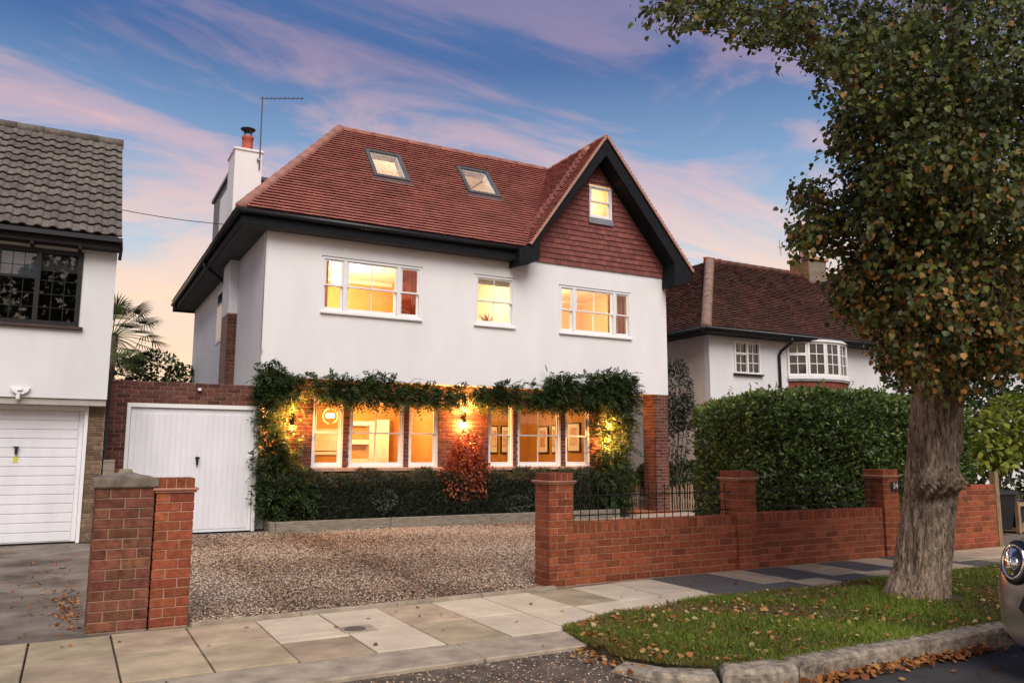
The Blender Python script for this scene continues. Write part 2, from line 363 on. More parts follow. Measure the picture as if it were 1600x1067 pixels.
# concrete margin strip between slabs and apron, two cast lengths with cracks between
pv = struct(MB().box(-14, 30, 5.45, 7.6, -.2, -.03).build('pavement', m_earth))
def Yb(x): return 7.15 + min(max(x-1.2, 0), 6)*.055
def Ym(x): return 6.44 + min(max(x-4, 0), 5)*.05
def slab(x0, x1, lo, hi, m, name='paving_slab'):
    j = .007; dz = random.uniform(-.003, .003); t1 = random.uniform(-.002, .002)
    p = [(x0+j, lo(x0)+j, dz), (x1-j, lo(x1)+j, dz+t1), (x1-j, hi(x1)-j, dz), (x0+j, hi(x0)-j, dz-t1)]
    c = .006
    top = [(x0+j+c, lo(x0)+j+c, dz), (x1-j-c, lo(x1)+j+c, dz+t1), (x1-j-c, hi(x1)-j-c, dz), (x0+j+c, hi(x0)-j-c, dz-t1)]
    low = [(a, b, z-.004) for a, b, z in p]; bot = [(a, b, -.05) for a, b, z in p]
    mb = MB(); mb.add(top+low+bot, [(0,1,2,3)] + [(4+i, 4+(i+1) % 4, (i+1) % 4, i) for i in range(4)] + [(8+i, 8+(i+1) % 4, 4+(i+1) % 4, 4+i) for i in range(4)])
    o = mb.build(name, m, pv); return o
m_slabpale = mat('pale_new_slab', (.60, .50, .36), .85, 3, .13, bump=.15, bscale=140, rand=.07)
lo5 = lambda x: 5.66
X0 = -.17
xs = [X0 + .5455*k for k in range(-14, 12)] 
for a, b in zip(xs, xs[1:]):
    k = round((a-X0)/.5455)
    pale_in = k in (3, 4, 6, 7, 9, 10); pale_out = k in (4, 6, 7, 8, 9, 10)
    slab(a, b, Ym, Yb, m_slabpale if pale_in else m_slab)
    if k == 3:       # the slab cut around the inspection cover
        slab(a, b, lo5, lambda x: 6.26, m_slab); slab(a, b, lambda x: 6.26, lambda x: 6.44, m_slabpale)
    else:
        slab(a, b, lo5, Ym, m_slabpale if pale_out else m_slab)
xe = xs[-1]
inn = [xe, 6.73, 7.27, 7.92, 8.55, 9.15, 9.77, 10.4, 11.0, 11.6, 12.2, 12.85, 13.5, 14.2, 14.9, 15.6, 16.4, 17.2, 18]
out_ = [xe, 7.12, 7.65, 8.3, 8.9, 9.55, 10.2, 10.8, 11.4, 12.1, 12.8, 13.5, 14.2, 14.9, 15.6, 16.4, 17.2, 18]
for i, (a, b) in enumerate(zip(inn, inn[1:])): slab(a, b, Ym, lambda x: 7.47, m_slabdark if i % 2 == 0 and a < 10 else m_slab)
for i, (a, b) in enumerate(zip(out_, out_[1:])): slab(a, b, lo5, Ym, m_slabdark if i % 2 == 0 and a < 11 else m_slab)
for a, b in ((-14, -3), (-3, .62), (.63, 2.62), (2.63, 3.6)):
    o = MB().cbox(a, b, 5.16 if a > 0 else 5.2, 5.652, -.1, -.004, .01).build('edge_strip', m_conc, pv)
# inspection cover
ic = root('inspection_cover', 'small oval metal inspection cover set in the slabs before the drive', 'cover', (2.12, 6.44, 0))
MB().box(1.99, 2.26, 6.33, 6.56, -.04, .006).build('frame', m_conc, ic)
MB().lathe((2.10, 6.445, 0), [(.001, .009), (.085, .009), (.09, .004)], 20).build('lid', mat('cast_iron', (.10, .085, .07), .7, 40, .3, bump=.3), ic)
# gravel edging course
ge = root('gravel_edging', 'low worn concrete edging between gravel drive and pavement', 'edging', (1, 7.2, 0))
a = .96
while a < 4.5:
    b = min(a+.9, 4.56); y0, y1 = Yb(a)+.006, Yb(b)+.006
    MB().prism([(a+.004, y0, -.04), (b-.004, y1, -.04), (b-.004, y1+.07, -.04), (a+.004, y0+.07, -.04)], (0, 0, .065)).build('edging_length', m_conc, ge); a = b
# drives
sheet('neighbour_drive', [(-14, 7.16), (.62, 7.16), (.62, 14.9), (-14, 14.9)], -.012, m_drive)
sheet('gravel_drive', [(.62, 7.16), (4.7, 7.4), (16, 7.5), (16, 16.6), (.62, 16.6)], -.016, m_gravelbase)
sheet('garden_path', [(10.9, 7.8), (13.3, 7.8), (13.3, 17.2), (10.9, 17.2)], .004, m_path)
# gravel stones
n = 84000
gx = rng.uniform(.66, 10.8, n); gy = 7.25 + (rng.uniform(0, 1, n)**1.25)*7.6
ok = (gy > np.array([Yb(q) for q in gx])+.07) & ~((gx > 4.5) & (gy < 7.9)) & ~((gx < 1.0) & (gy < 7.75)); gx, gy = gx[ok], gy[ok]; n = len(gx)
P = np.stack([gx, gy, rng.uniform(-.012, .012, n)], 1)
S = np.stack([rng.uniform(.007, .018, n), rng.uniform(.006, .012, n), rng.uniform(.005, .010, n)], 1)*(1+.025*(gy-8))[:, None]
m_gravel = mat('gravel_stones', (1, 1, 1), .75, 40, .15, tint=[(0, (.07, .04, .022)), (.25, (.34, .19, .11)), (.5, (.56, .40, .26)), (.8, (.70, .55, .40)), (1, (.86, .75, .61))], spec=.3)
scatter('gravel', 'stone', P, norm(np.stack([rng.normal(size=n), rng.normal(size=n), .35*rng.normal(size=n)], 1)), np.tile([0, 0, 1.], (n, 1))+.5*rng.normal(size=(n, 3)), S, np.clip(rng.uniform(0, 1, n)+.13*np.sin(gx*1.3+.6*np.sin(gy*.9))+.10*np.sin(gy*2.1+gx*.7)-.22*np.exp(-((gx-2.0)/.28)**2)-.22*np.exp(-((gx-3.5)/.28)**2), 0, 1), m_gravel)['label'] = 'mixed buff and brown gravel spread over the drive'
# grass verge
def vlo(x): return float(np.interp(x, [3.42, 3.6, 3.9, 4.3, 20], [4.78, 4.45, 4.22, 4.14, 4.14]))
def vhi(x): return float(np.interp(x, [3.42, 3.57, 4.25, 5.4, 8, 20], [4.95, 5.64, 5.95, 6.12, 6.15, 6.15]))
def vz(x, y):
    lo, hi = vlo(x), vhi(x); t = (y-lo)/max(hi-lo, .01); tr = math.hypot(x-7.2, y-4.98)
    return .012 + .035*math.sin(math.pi*min(max(t, 0), 1)) + .05*math.exp(-(tr/.55)**2)
mb = MB(); gxs = np.linspace(3.42, 18, 120); nr = 14; vs = []; fs = []
for i, x in enumerate(gxs):
    for k in range(nr): y = vlo(x) + (vhi(x)-vlo(x))*k/(nr-1); vs.append((x, y, vz(x, y) if 0 < k < nr-1 else (.004 if x > 4.1 or k else -.05)))
for i in range(len(gxs)-1):
    for k in range(nr-1): a = i*nr+k; fs.append((a, a+nr, a+nr+1, a+1))
mb.add(vs, fs)
bd_ = [i*nr for i in range(len(gxs))] + [(len(gxs)-1)*nr+k for k in range(1, nr)] + [i*nr+nr-1 for i in range(len(gxs)-2, -1, -1)] + [k for k in range(nr-2, 0, -1)]
mb.v += [(vs[i][0], vs[i][1], -.14) for i in bd_]; b0_ = len(vs); mb.f += [(bd_[i], b0_+i, b0_+(i+1) % len(bd_), bd_[(i+1) % len(bd_)]) for i in range(len(bd_))]
mb2 = mat('verge_soil', (.055, .06, .02), .95, 7, .5, second=(.07, .045, .025), bump=.6, bscale=50)
struct(mb.build('verge', mb2, None, True))
n = 120000
gx = 3.42 + (rng.uniform(0, 1, n)**1.6)*11; lo = np.interp(gx, [3.42, 3.6, 3.9, 4.3, 20], [4.78, 4.45, 4.22, 4.14, 4.14]); hi = np.interp(gx, [3.42, 3.57, 4.25, 5.4, 8, 20], [4.95, 5.64, 5.95, 6.12, 6.15, 6.15])
t = rng.uniform(-.03, 1.02, n); gy = lo + (hi-lo)*t
patch = np.sin(gx*2.3+1)*np.cos(gy*3.1) + np.sin(gx*5.1+gy*4)*.6 + np.sin(gx*.9-gy*2.2)*.7
keep = (rng.uniform(-1.6, 1.6, n) < patch+1.1) & (np.hypot(gx-7.2, gy-4.98) > .33); gx, gy, t, patch = gx[keep], gy[keep], t[keep], patch[keep]; n = len(gx)
gz = .01 + .035*np.sin(np.pi*np.clip(t, 0, 1)) + .05*np.exp(-(np.hypot(gx-7.2, gy-4.98)/.55)**2)
P = np.stack([gx, gy, gz-.004], 1); D = np.stack([rng.normal(size=n)*.55, rng.normal(size=n)*.55, np.ones(n)], 1)
m_grass = leafmat('grass_blades', [(0, (.26, .18, .06)), (.2, (.15, .15, .03)), (.5, (.14, .20, .022)), (1, (.27, .34, .045))], .6, .3)
S = np.stack([rng.uniform(.025, .06, n)*(1+.25*np.clip(patch, -1, 1.5)), rng.uniform(.05, .09, n), np.full(n, .05)], 1)
tt = np.clip(.42+.26*patch+rng.normal(size=n)*.2 - .5*np.exp(-((gx-7.9)**2+(gy-4.6)**2)/.25), 0, 1)
gr = scatter('grass', 'blade', P, D, rdir(n), S, tt, m_grass); gr['label'] = 'patchy green verge grass around the street tree'
# grit and crumbs on the worn apron
n = 5200; gx = rng.uniform(-1.5, 4.0, n); gy = rng.uniform(4.05, 5.16, n); zz_ = np.interp(gy, [3.99, 4.6, 5.62], [-.106, -.06, -.012])
scatter('grit', 'stone', np.stack([gx, gy, zz_+.002], 1), rdir(n)*np.array([1, 1, .2]), np.tile([0, 0, 1.], (n, 1))+.3*rng.normal(size=(n, 3)), np.stack([rng.uniform(.004, .014, n)]*3, 1)*np.array([1, .8, .5]), rng.uniform(0, .8, n), m_gravel)['label'] = 'loose grit scattered over the worn tarmac apron'
# kerb stones
kb = root('kerb', 'weathered stone kerb along the grass verge with curved dropped end', 'kerb', (4.3, 4.1, -.11))
def kerbp(poly, z1, m=m_kerb, zl=-.2):
    c = sum((Vector((x, y, 0)) for x, y in poly), Vector())/len(poly)
    top = [Vector((x, y, z1)) + ((c-Vector((x, y, 0))).normalized()*.03) for x, y in poly]
    mid = [Vector((x, y, z1-.028)) for x, y in poly]; bot = [Vector((x, y, zl)) for x, y in poly]; n = len(poly)
    MB().add(top+mid+bot, [tuple(range(n))] + [(n+i, n+(i+1) % n, (i+1) % n, i) for i in range(n)] + [(2*n+i, 2*n+(i+1) % n, n+(i+1) % n, n+i) for i in range(n)]).build('kerb_stone', m, kb)
kerbp([(3.30, 4.62), (3.44, 4.36), (3.75, 4.07), (3.88, 4.25), (3.62, 4.46), (3.46, 4.72)], -.02)
kerbp([(3.765, 4.055), (4.10, 3.93), (4.33, 3.95), (4.32, 4.19), (4.1, 4.2), (3.90, 4.24)], .022)
a = 4.345
for b in (5.62, 6.55, 7.45, 8.4, 9.3, 10.2, 11.1, 12, 12.9, 13.8, 14.7, 15.6, 16.5, 17.4):
    e = random.uniform(-.01, .01); kerbp([(a+.006, 3.95+e), ((a+b)/2, 3.955+e), (b-.006, 3.95-e), (b-.006, 4.15), ((a+b)/2, 4.155), (a+.006, 4.15)], random.uniform(.015, .03)); a = b
for k in range(14): kerbp([(-14+k*.95+.006, 3.93), (-14+k*.95+.944, 3.93), (-14+k*.95+.944, 4.06), (-14+k*.95+.006, 4.06)], -.085)
# fallen leaves
def leaves_on(name, label, pts, s0, s1, tlo, thi, m):
    n = len(pts); D = np.stack([rng.normal(size=n), rng.normal(size=n), rng.normal(size=n)*.25], 1)
    o = scatter(name, 'heart', pts, D, np.tile([0, 0, 1.], (n, 1))+.45*rng.normal(size=(n, 3)), rng.uniform(s0, s1, n), rng.uniform(tlo, thi, n), m); o['label'] = label
m_fall = leafmat('fallen_leaves', [(0, (.13, .05, .02)), (.3, (.34, .11, .03)), (.55, (.46, .21, .06)), (.8, (.50, .33, .12)), (1, (.55, .46, .26))], .6, .15)
pp = []
for _ in range(900):
    x = 3.5 + random.random()**1.3*7; y = vlo(x)+(vhi(x)-vlo(x))*random.random()
    if math.hypot(x-7.2, y-4.98) > .36: pp.append((x, y, vz(x, y)+.025))
for _ in range(170):
    x = random.gauss(7.95, .3); y = random.gauss(4.62, .2)
    if y > 4.2 and math.hypot(x-7.2, y-4.98) > .4: pp.append((x, y, vz(x, y)+.02))
for _ in range(60): pp.append((random.gauss(3.75, .14), random.gauss(5.3, .22), .02))
for _ in range(120): pp.append((random.gauss(3.40, .09), random.gauss(5.0, .3), -.025))
for _ in range(90):
    x = random.gauss(5.0, .35); y = random.gauss(5.45, .2); pp.append((x, y, vz(x, y)+.025))
leaves_on('fallen_leaves', 'fallen brown and yellow lime leaves lying on the verge grass', np.array(pp), .022, .055, .1, 1, m_fall)
pp = []
for cx, sp, nn in ((4.75, .33, 190), (5.75, .28, 150), (6.1, .2, 60), (5.5, .06, 14)):
    for _ in range(nn): pp.append((random.gauss(cx, sp), 3.93-abs(random.gauss(0, .05)), -.095+random.random()*.035))
for _ in range(25): pp.append((random.uniform(4, 6.5), random.uniform(3.2, 3.9), -.10))
leaves_on('gutter_leaves', 'orange fallen leaves drifted in the gutter under the kerb', np.array(pp), .03, .06, .15, .65, m_fall)
pp = []
for _ in range(140): pp.append((.17-abs(random.gauss(0, .12)), random.gauss(8.6, .6), -.002+random.random()*.02))
for _ in range(90): pp.append((.1-abs(random.gauss(0, .2)), random.uniform(7.3, 12.5), 0))
for _ in range(40): pp.append((random.uniform(-1.5, .1), random.uniform(7.6, 14), 0))
leaves_on('driveway_leaves', 'small brown leaf litter gathered on the drive beside the old pier', np.array(pp), .02, .05, 0, .6, m_fall)
pp = [(random.uniform(.4, 6.5), random.uniform(5.7, 7.1), .008) for _ in range(34)] + [(random.uniform(1.1, 9), random.uniform(7.5, 14), .018) for _ in range(120)]
leaves_on('stray_leaves', 'a few stray dry leaves on the pavement slabs and gravel', np.array(pp), .02, .05, 0, .8, m_fall)

# ================================================================== garden walls and piers
HC = .0765
def pier(name, label, x0, x1, y0, y1, zt, m, mm, creasing=True, L_=None, hc=HC):
    r = root(name, label, 'pier', ((x0+x1)/2, (y0+y1)/2, 0), 'brick garden piers')
    nc = int(round(zt/hc)); MB().box(x0+.006, x1-.006, y0+.006, y1-.006, -.03, nc*hc).build('mortar', mm, r)
    wx, wy = x1-x0, y1-y0; t = .096; j = .009
    for k in range(nc):
        z0, z1 = k*hc, (k+1)*hc-j
        if L_:      # two-brick wide old pier
            cuts = [x0, x0+wx/2, x1] if k % 2 == 0 else [x0, x0+wx/4, x0+wx*.75, x1]
            for a, b in zip(cuts, cuts[1:]): piece('brick', m, r, round(a+(j/2 if a > x0 else 0), 3), round(b-(j/2 if b < x1 else 0), 3), y0-random.choice((0, .002)), y0+t, z0, z1)
            yc = [y0+t+j, y0+t+j+(wy-t-j)*(.62 if k % 2 else .34), y1]
            for a, b in zip(yc, yc[1:]): piece('brick', m, r, x0-random.choice((0, .002)), x0+t, round(a, 3), round(b-j, 3), z0, z1)
        else:       # pinwheel of four
            A = k % 2 == 0
            lx, ly = wx-t-j, wy-t-j
            q = [(x0, x0+lx, y0, y0+t), (x1-t, x1, y0, y0+ly), (x1-lx, x1, y1-t, y1), (x0, x0+t, y1-ly, y1)] if A else [(x1-lx, x1, y0, y0+t), (x0, x0+t, y0, y0+ly), (x0, x0+lx, y1-t, y1), (x1-t, x1, y1-ly, y1)]
            for a, b, c, d in q:
                e = random.choice((0, .002)); piece('brick', m, r, round(a-e, 3), round(b-e, 3), round(c-e, 3), round(d-e, 3), z0, z1)
    z = nc*hc
    if creasing:
        o = .028
        MB().cbox(x0-o*.5, x1+o*.5, y0-o*.5, y1+o*.5, z-.004, z+.014, .004).build('creasing', m_creasing, r)
        MB().cbox(x0-o, x1+o, y0-o, y1+o, z+.0145, z+.036, .005).build('creasing', m_creasing, r)
        n = 4; wb = wx/n
        MB().box(x0+.005, x1-.005, y0+.005, y1-.005, z+.03, z+.108).build('mortar', mm, r)
        for i in range(n): piece('cap_brick', m, r, round(x0+i*wb+.003, 3), round(x0+(i+1)*wb-.004, 3), y0, y1, z+.0365, z+.115)
    return r, z
# neighbour's old pier with a stone cap, and the new one built against it
op, z = pier('gate_pier', 'weathered brown brick pier with a pyramid stone cap beside the concrete drive', .205, .640, 7.28, 7.715, 1.115, m_brickold, m_mortar, False, L_=True, hc=.0797)
cx, cy = .4225, 7.4975; mb = MB()
prof = [(.235, 0), (.24, .01), (.24, .07), (.215, .078), (.12, .098), (.055, .118), (.045, .14), (.035, .145)]
vs = []; fs = []
for r_, h in prof:
    for sx, sy in ((-1,-1), (1,-1), (1,1), (-1,1)): vs.append((cx+sx*r_, cy+sy*r_, z+h))
for i in range(len(prof)-1):
    for k in range(4): fs.append((i*4+k, i*4+(k+1) % 4, (i+1)*4+(k+1) % 4, (i+1)*4+k))
fs += [(3,2,1,0), tuple(range(len(vs)-4, len(vs)))]
mb.add(vs, fs).build('cap_stone', m_stone, op)
pier('gate_pier', 'red brick pier built hard against the older stone-capped pier', .652, .948, 7.275, 7.60, 1.085, m_brick, m_mortarred)
pier('gate_pier', 'red brick gate pier ending the low wall beside the gravel drive', 4.553, 4.862, 7.47, 7.78, 1.08, m_brick, m_mortarred)
pier('gate_pier', 'red brick pier in the middle of the low wall in front of the picket fence', 7.27, 7.585, 7.47, 7.78, 1.09, m_brick, m_mortarred)
p34, zz = pier('gate_pier', 'red brick pier carrying the house number 34 plate', 10.02, 10.345, 7.47, 7.79, 1.10, m_brick, m_mortarred)
def low_wall(name, label, x0, x1, zt, cap=True):
    r = root(name, label, 'wall', ((x0+x1)/2, 7.6, 0), 'low red brick garden walls')
    MB().box(x0, x1, 7.506, 7.704, -.03, zt-.012).build('mortar', m_mortarred, r)
    top = zt-.108 if cap else zt
    nc = int(round(top/HC)); hc = top/nc
    brick_face(r, x0, x1, 7.50, 0, top, m_brick, L_=.203, hc=hc, j=.009, depth=.1)
    if cap:
        n = int(round((x1-x0)/.0765)); wb = (x1-x0)/n
        for i in range(n): piece('coping_brick', m_brick, r, round(x0+i*wb+.0045, 3), round(x0+(i+1)*wb-.0045, 3), 7.497, 7.713, top, zt, jit=.0012)
    return r
low_wall('garden_wall', 'low red brick wall with railings between the gate pier and the middle pier', 4.87, 7.262, .648)
low_wall('garden_wall', 'low red brick wall with railings in front of the tall laurel hedge', 7.592, 10.012, .662)
low_wall('garden_wall', 'taller red brick wall beyond the street tree ending at a timber post', 11.35, 12.70, .945, False)
tp = MB().prism([(12.705, 7.49, -.03), (12.80, 7.49, -.03), (12.80, 7.58, -.03), (12.705, 7.58, -.03)], (.0, 0, 1.16)).build('timber_post', m_timber2); tag(tp, 'upright sawn timber post at the end of the taller brick wall', 'post')
tp = MB().prism([(.30, 8.9, -.03), (.40, 8.9, -.03), (.40, 9.0, -.03), (.30, 9.0, -.03)], (0, 0, 1.355)).build('fence_post', m_timber); tag(tp, 'grey timber post standing behind the stone-capped pier', 'post')
# number plate
pt = root('number_plate', 'dark slate plate with white number 34 fixed to a brick pier', 'house number', (10.22, 7.46, .98))
MB().cbox(10.175, 10.325, 7.448, 7.467, .895, 1.02, .004).build('plate', mat('slate', (.05, .035, .03), .5, 20, .2), pt)
def text(body, size, loc, m, parent, rotx=90):
    c = bpy.data.curves.new('t', 'FONT'); c.body = body; c.size = size; c.extrude = .001; c.align_x = 'CENTER'; c.align_y = 'CENTER'
    t = bpy.data.objects.new('t', c); col.objects.link(t); dg = bpy.context.evaluated_depsgraph_get(); me = bpy.data.meshes.new_from_object(t.evaluated_get(dg))
    bpy.data.objects.remove(t); bpy.data.curves.remove(c); me.materials.clear(); me.materials.append(m)
    o = bpy.data.objects.new('numerals', me); place(o, parent, loc); o.rotation_euler = (R(rotx), 0, 0); return o
text('34', .105, (10.25, 7.4465, .957), m_white, pt)
# railings
def railing(label, x0, x1, zb, zt, n, wallend=True):
    y = 7.62
    r = root('railing', label, 'railing', ((x0+x1)/2, y, zb), 'black iron railings')
    for z in (zb+.07, zt-.05): MB().box(x0-.02, x1+.02, y-.006, y+.006, z-.007, z+.007).build('rail', m_iron, r)
    for i in range(n):
        x = x0+.05+(x1-x0-.1)*i/(n-1)
        b = MB().lathe((x, y, 0), [(.0055, zb-.003), (.0055, zt-.03), (.0055, zt), (.011, zt+.012), (.006, zt+.025), (.010, zt+.04), (.001, zt+.085)], 8).build('bar', m_iron, r)
    for x, s in ((x0, 1), (x1, -1)):
        for z in (zb+.07, zt-.05):
            MB().tube([(x-.03*s, y, z), (x+.02*s, y-.03, z), (x+.05*s, y-.045, z-.005), (x+.055*s, y-.05, z-.03)], .008, 6).build('scroll_bracket', m_iron, r)
    return r
railing('black iron railing standing on the low wall before the drive border', 4.88, 7.25, .645, .98, 20)
railing('black iron railing standing on the low wall before the laurel hedge', 7.60, 10.0, .66, .99, 20)
g = root('iron_gate', 'black iron pedestrian gate between the number pier and taller wall', 'gate', (10.85, 7.6, 0))
for x in (10.40, 11.30): MB().box(x-.015, x+.015, 7.585, 7.615, .02, 1.06).build('stile', m_iron, g)
for z in (.1, .55, .98): MB().box(10.416, 11.284, 7.592, 7.608, z-.014, z+.014).build('rail', m_iron, g)
for i in range(9):
    x = 10.49+i*.09; MB().lathe((x, 7.6, 0), [(.007, .1), (.007, 1.04), (.012, 1.055), (.001, 1.11)], 8).build('bar', m_iron, g)
# ================================================================== main house
house = root('white_house', 'large white rendered detached house with red tiled roof and lit windows', 'house', (7.9, 15.3, 0))
YF, YL = 15.28, 15.55
m_ochre = mat('ochre_wall', (.62, .30, .085), .9, 2, .08)
m_ochre2 = mat('mustard_wall', (.55, .27, .06), .9, 2, .08)
m_cream = mat('cream_plaster', (.82, .72, .55), .9, 2, .04)
m_floor = mat('oak_floor', (.25, .13, .06), .5, 8, .3)
WIN_U = [(4.11, 6.20, 4.135, 5.23), (7.445, 8.41, 4.145, 5.23), (9.60, 11.60, 4.13, 5.22)]
WIN_L = [(4.10, 4.715), (4.837, 5.99), (6.10, 6.755), (7.94, 8.55), (8.665, 9.79), (9.914, 10.58)]
ZL0, ZL1 = 1.11, 2.47
mb = MB(); wall_holes(mb, 3.02, 12.71, 2.81, 5.76, WIN_U, YF, YF+.22)
mb.build('front_wall', m_render, house)
mb = MB(); mb.box(3.02, 3.24, YF+.222, 25.4, 0, 5.76); mb.build('side_wall', m_render, house)
mb = MB(); mb.box(12.49, 12.71, YF+.222, 25.4, 2.81, 5.76); mb.box(12.49, 12.71, 16.92, 25.4, 0, 2.808); mb.build('side_wall', m_render, house)
MB().box(3.245, 12.485, 25.18, 25.4, 0, 5.76).build('back_wall', m_render, house)
MB().box(3.245, 12.485, YF+.225, 17.1, 2.812, 2.94).build('porch_ceiling', m_cream, house)
# ground-floor brick wall with window openings
hl = [(a, b, ZL0, ZL1) for a, b in WIN_L]
mb = MB(); wall_holes(mb, 3.03, 10.95, 0, 2.808, hl, YL+.008, YL+.24); gw = mb.build('ground_floor_wall', m_mortar, house)
nb = brick_face(gw, 3.24, 10.95, YL, .78, 2.50, m_brickdark, holes=hl, depth=.06, skip=lambda x, z: (x < 3.6 and z > 1.2) or z > 2.46 or (z < 1.0 and not 6.6 < x < 7.9))
MB().box(10.73, 10.952, YL+.242, 17.0, 0, 2.808).build('porch_wall', m_brickdark, house)
MB().box(10.954, 12.488, 16.9, 17.1, 0, 2.81).build('porch_back_wall', m_cream, house)
# front door in the porch
dr = MB().box(11.1, 12.0, 16.84, 16.898, .06, 2.1).build('front_door', mat('dark_door', (.05, .06, .06), .4, 6, .1), house)
for a, b, c, d in ((11.2, 11.5, .25, .95), (11.6, 11.9, .25, .95), (11.2, 11.5, 1.1, 1.95), (11.6, 11.9, 1.1, 1.95)): MB().cbox(a, b, 16.825, 16.842, c, d, .006).build('door_panel', mat('dark_door', 0), dr)
MB().box(10.96, 12.9, 15.2, 16.88, -.01, .05).build('porch_step', mat('quarry_tile', (.42, .14, .06), .6, 10, .2), house)
lamp('porch_light', (11.5, 16.1, 2.55), 40, (1, .42, .12), house, .06)
# brick pillar carrying the corner
pr = MB().box(12.316, 12.694, 15.296, 15.774, -.03, 2.808).build('pillar', m_mortar, house)
k = 0; z = 0; hc = 2.808/37
for k in range(37):
    z0, z1 = k*hc, (k+1)*hc-.011
    cuts = [12.31, 12.51, 12.70] if k % 2 else [12.31, 12.41, 12.605, 12.70]
    for a, b in zip(cuts, cuts[1:]): piece('brick', m_brickdark, pr, round(a+(.004 if a > 12.31 else 0), 3), round(b-(.005 if b < 12.7 else 0), 3), 15.29, 15.39, z0, z1)
    yc = [15.40, 15.61, 15.78] if k % 2 else [15.40, 15.50, 15.70, 15.78]
    for a, b in zip(yc, yc[1:]): piece('brick', m_brickdark, pr, 12.31, 12.41, round(a, 3), round(b-.009, 3), z0, z1)
# chimney breast on the left flank
MB().box(2.83, 3.018, 18.1, 19.0, 4.42, 5.9).build('chimney_breast', m_render, house)
cbk = MB().box(2.836, 3.018, 18.108, 18.992, 0, 4.418).build('chimney_breast_base', m_mortar, house)
brick_face(cbk, 2.83, 3.018, 18.1, 2.6, 4.41, m_brickdark, depth=.05)
# ---- windows
def sash_window(x0, x1, z0, z1, y, units, meet, bars, sill=True, parent=house, fr=.045, mw=.075, head=True):
    """units: fractional splits; bars: whether each unit carries a vertical glazing bar"""
    mb = MB(); d0, d1 = y-.012, y+.10
    mb.box(x0, x1, d0, d1, z1-fr, z1); mb.box(x0, x1, d0, d1, z0, z0+fr*.8); mb.box(x0, x0+fr, d0, d1, z0+fr*.8, z1-fr); mb.box(x1-fr, x1, d0, d1, z0+fr*.8, z1-fr)
    xs = [x0+fr] + [x0+(x1-x0)*u for u in units] + [x1-fr]; spans = []
    a = xs[0]
    for i, u in enumerate(xs[1:]):
        b = u if i == len(xs)-2 else u-mw/2
        spans.append((a, b))
        if i < len(xs)-2: mb.box(b, u+mw/2, d0+.003, d1, z0+fr*.8, z1-fr)
        a = u+mw/2
    w = mb.build('window', m_white, parent)
    zm = z0+(z1-z0)*meet; s = .042
    for (a, b), vb in zip(spans, bars):
        for lo, hi, yy, nm in ((zm-.012, z1-fr, y+.012, 'sash'), (z0+fr*.8, zm+.018, y+.052, 'sash')):
            m2 = MB(); e = .0015
            bot = s*1.5 if nm == 'sash' and lo < zm-.1 else s*.75
            m2.box(a+e, a+s, yy, yy+.034, lo, hi-e); m2.box(b-s, b-e, yy, yy+.034, lo, hi-e); m2.box(a+s, b-s, yy, yy+.034, lo, lo+bot); m2.box(a+s, b-s, yy, yy+.034, hi-s*.75, hi-e)
            sh = m2.build('sash', m_white, w)
            if vb:
                xm = (a+b)/2; MB().box(xm-.009, xm+.009, yy+.004, yy+.03, lo+bot, hi-s*.75).build('glazing_bar', m_white, w)
                MB().quad((a+s, yy+.018, lo+bot), (xm-.009, yy+.018, lo+bot), (xm-.009, yy+.018, hi-s*.75), (a+s, yy+.018, hi-s*.75)).build('pane', m_glass, w)
                MB().quad((xm+.009, yy+.018, lo+bot), (b-s, yy+.018, lo+bot), (b-s, yy+.018, hi-s*.75), (xm+.009, yy+.018, hi-s*.75)).build('pane', m_glass, w)
            else:
                MB().quad((a+s, yy+.018, lo+bot), (b-s, yy+.018, lo+bot), (b-s, yy+.018, hi-s*.75), (a+s, yy+.018, hi-s*.75)).build('pane', m_glass, w)
        MB().box(b-.012, b-.002, y-.004, y+.03, zm-.03, zm+.012).build('sash_horn', m_white, w)
    if sill: MB().cbox(x0-.02, x1+.025, y-.055, y+.02, z0-.045, z0-.001, .006).build('sill', m_white, w)
    if head: MB().box(x0-.015, x1+.015, y-.02, y-.001, z1+.001, z1+.014).build('head_flashing', m_lead, w)
    return w
sash_window(*WIN_U[0], YF, [.225, .765], .49, [0, 1, 0])
sash_window(*WIN_U[1], YF, [], .49, [1])
sash_window(*WIN_U[2], YF, [.20, .77], .49, [0, 1, 0])
for i, (a, b) in enumerate(WIN_L): sash_window(a, b, ZL0, ZL1, YL+.03, [], .50, [1 if i in (1, 4) else 0], sill=False, head=False)
for a, b in ((4.0, 6.86), (7.84, 10.68)): MB().cbox(a, b, YL-.06, YL+.035, ZL0-.075, ZL0-.002, .008).build('stone_sill', mat('sill_stone', (.42, .27, .19), .85, 10, .2, bump=.2), house)
# flank window on the far left side
sw = MB().box(3.005, 3.03, 19.95, 20.95, 4.05, 5.35).build('window', m_white, house)
MB().quad((3.003, 20.02, 4.12), (3.003, 20.88, 4.12), (3.003, 20.88, 5.28), (3.003, 20.02, 5.28)).build('pane', mat('dark_pane', (.02, .022, .025), .08, 5, .1, spec=.6), sw)
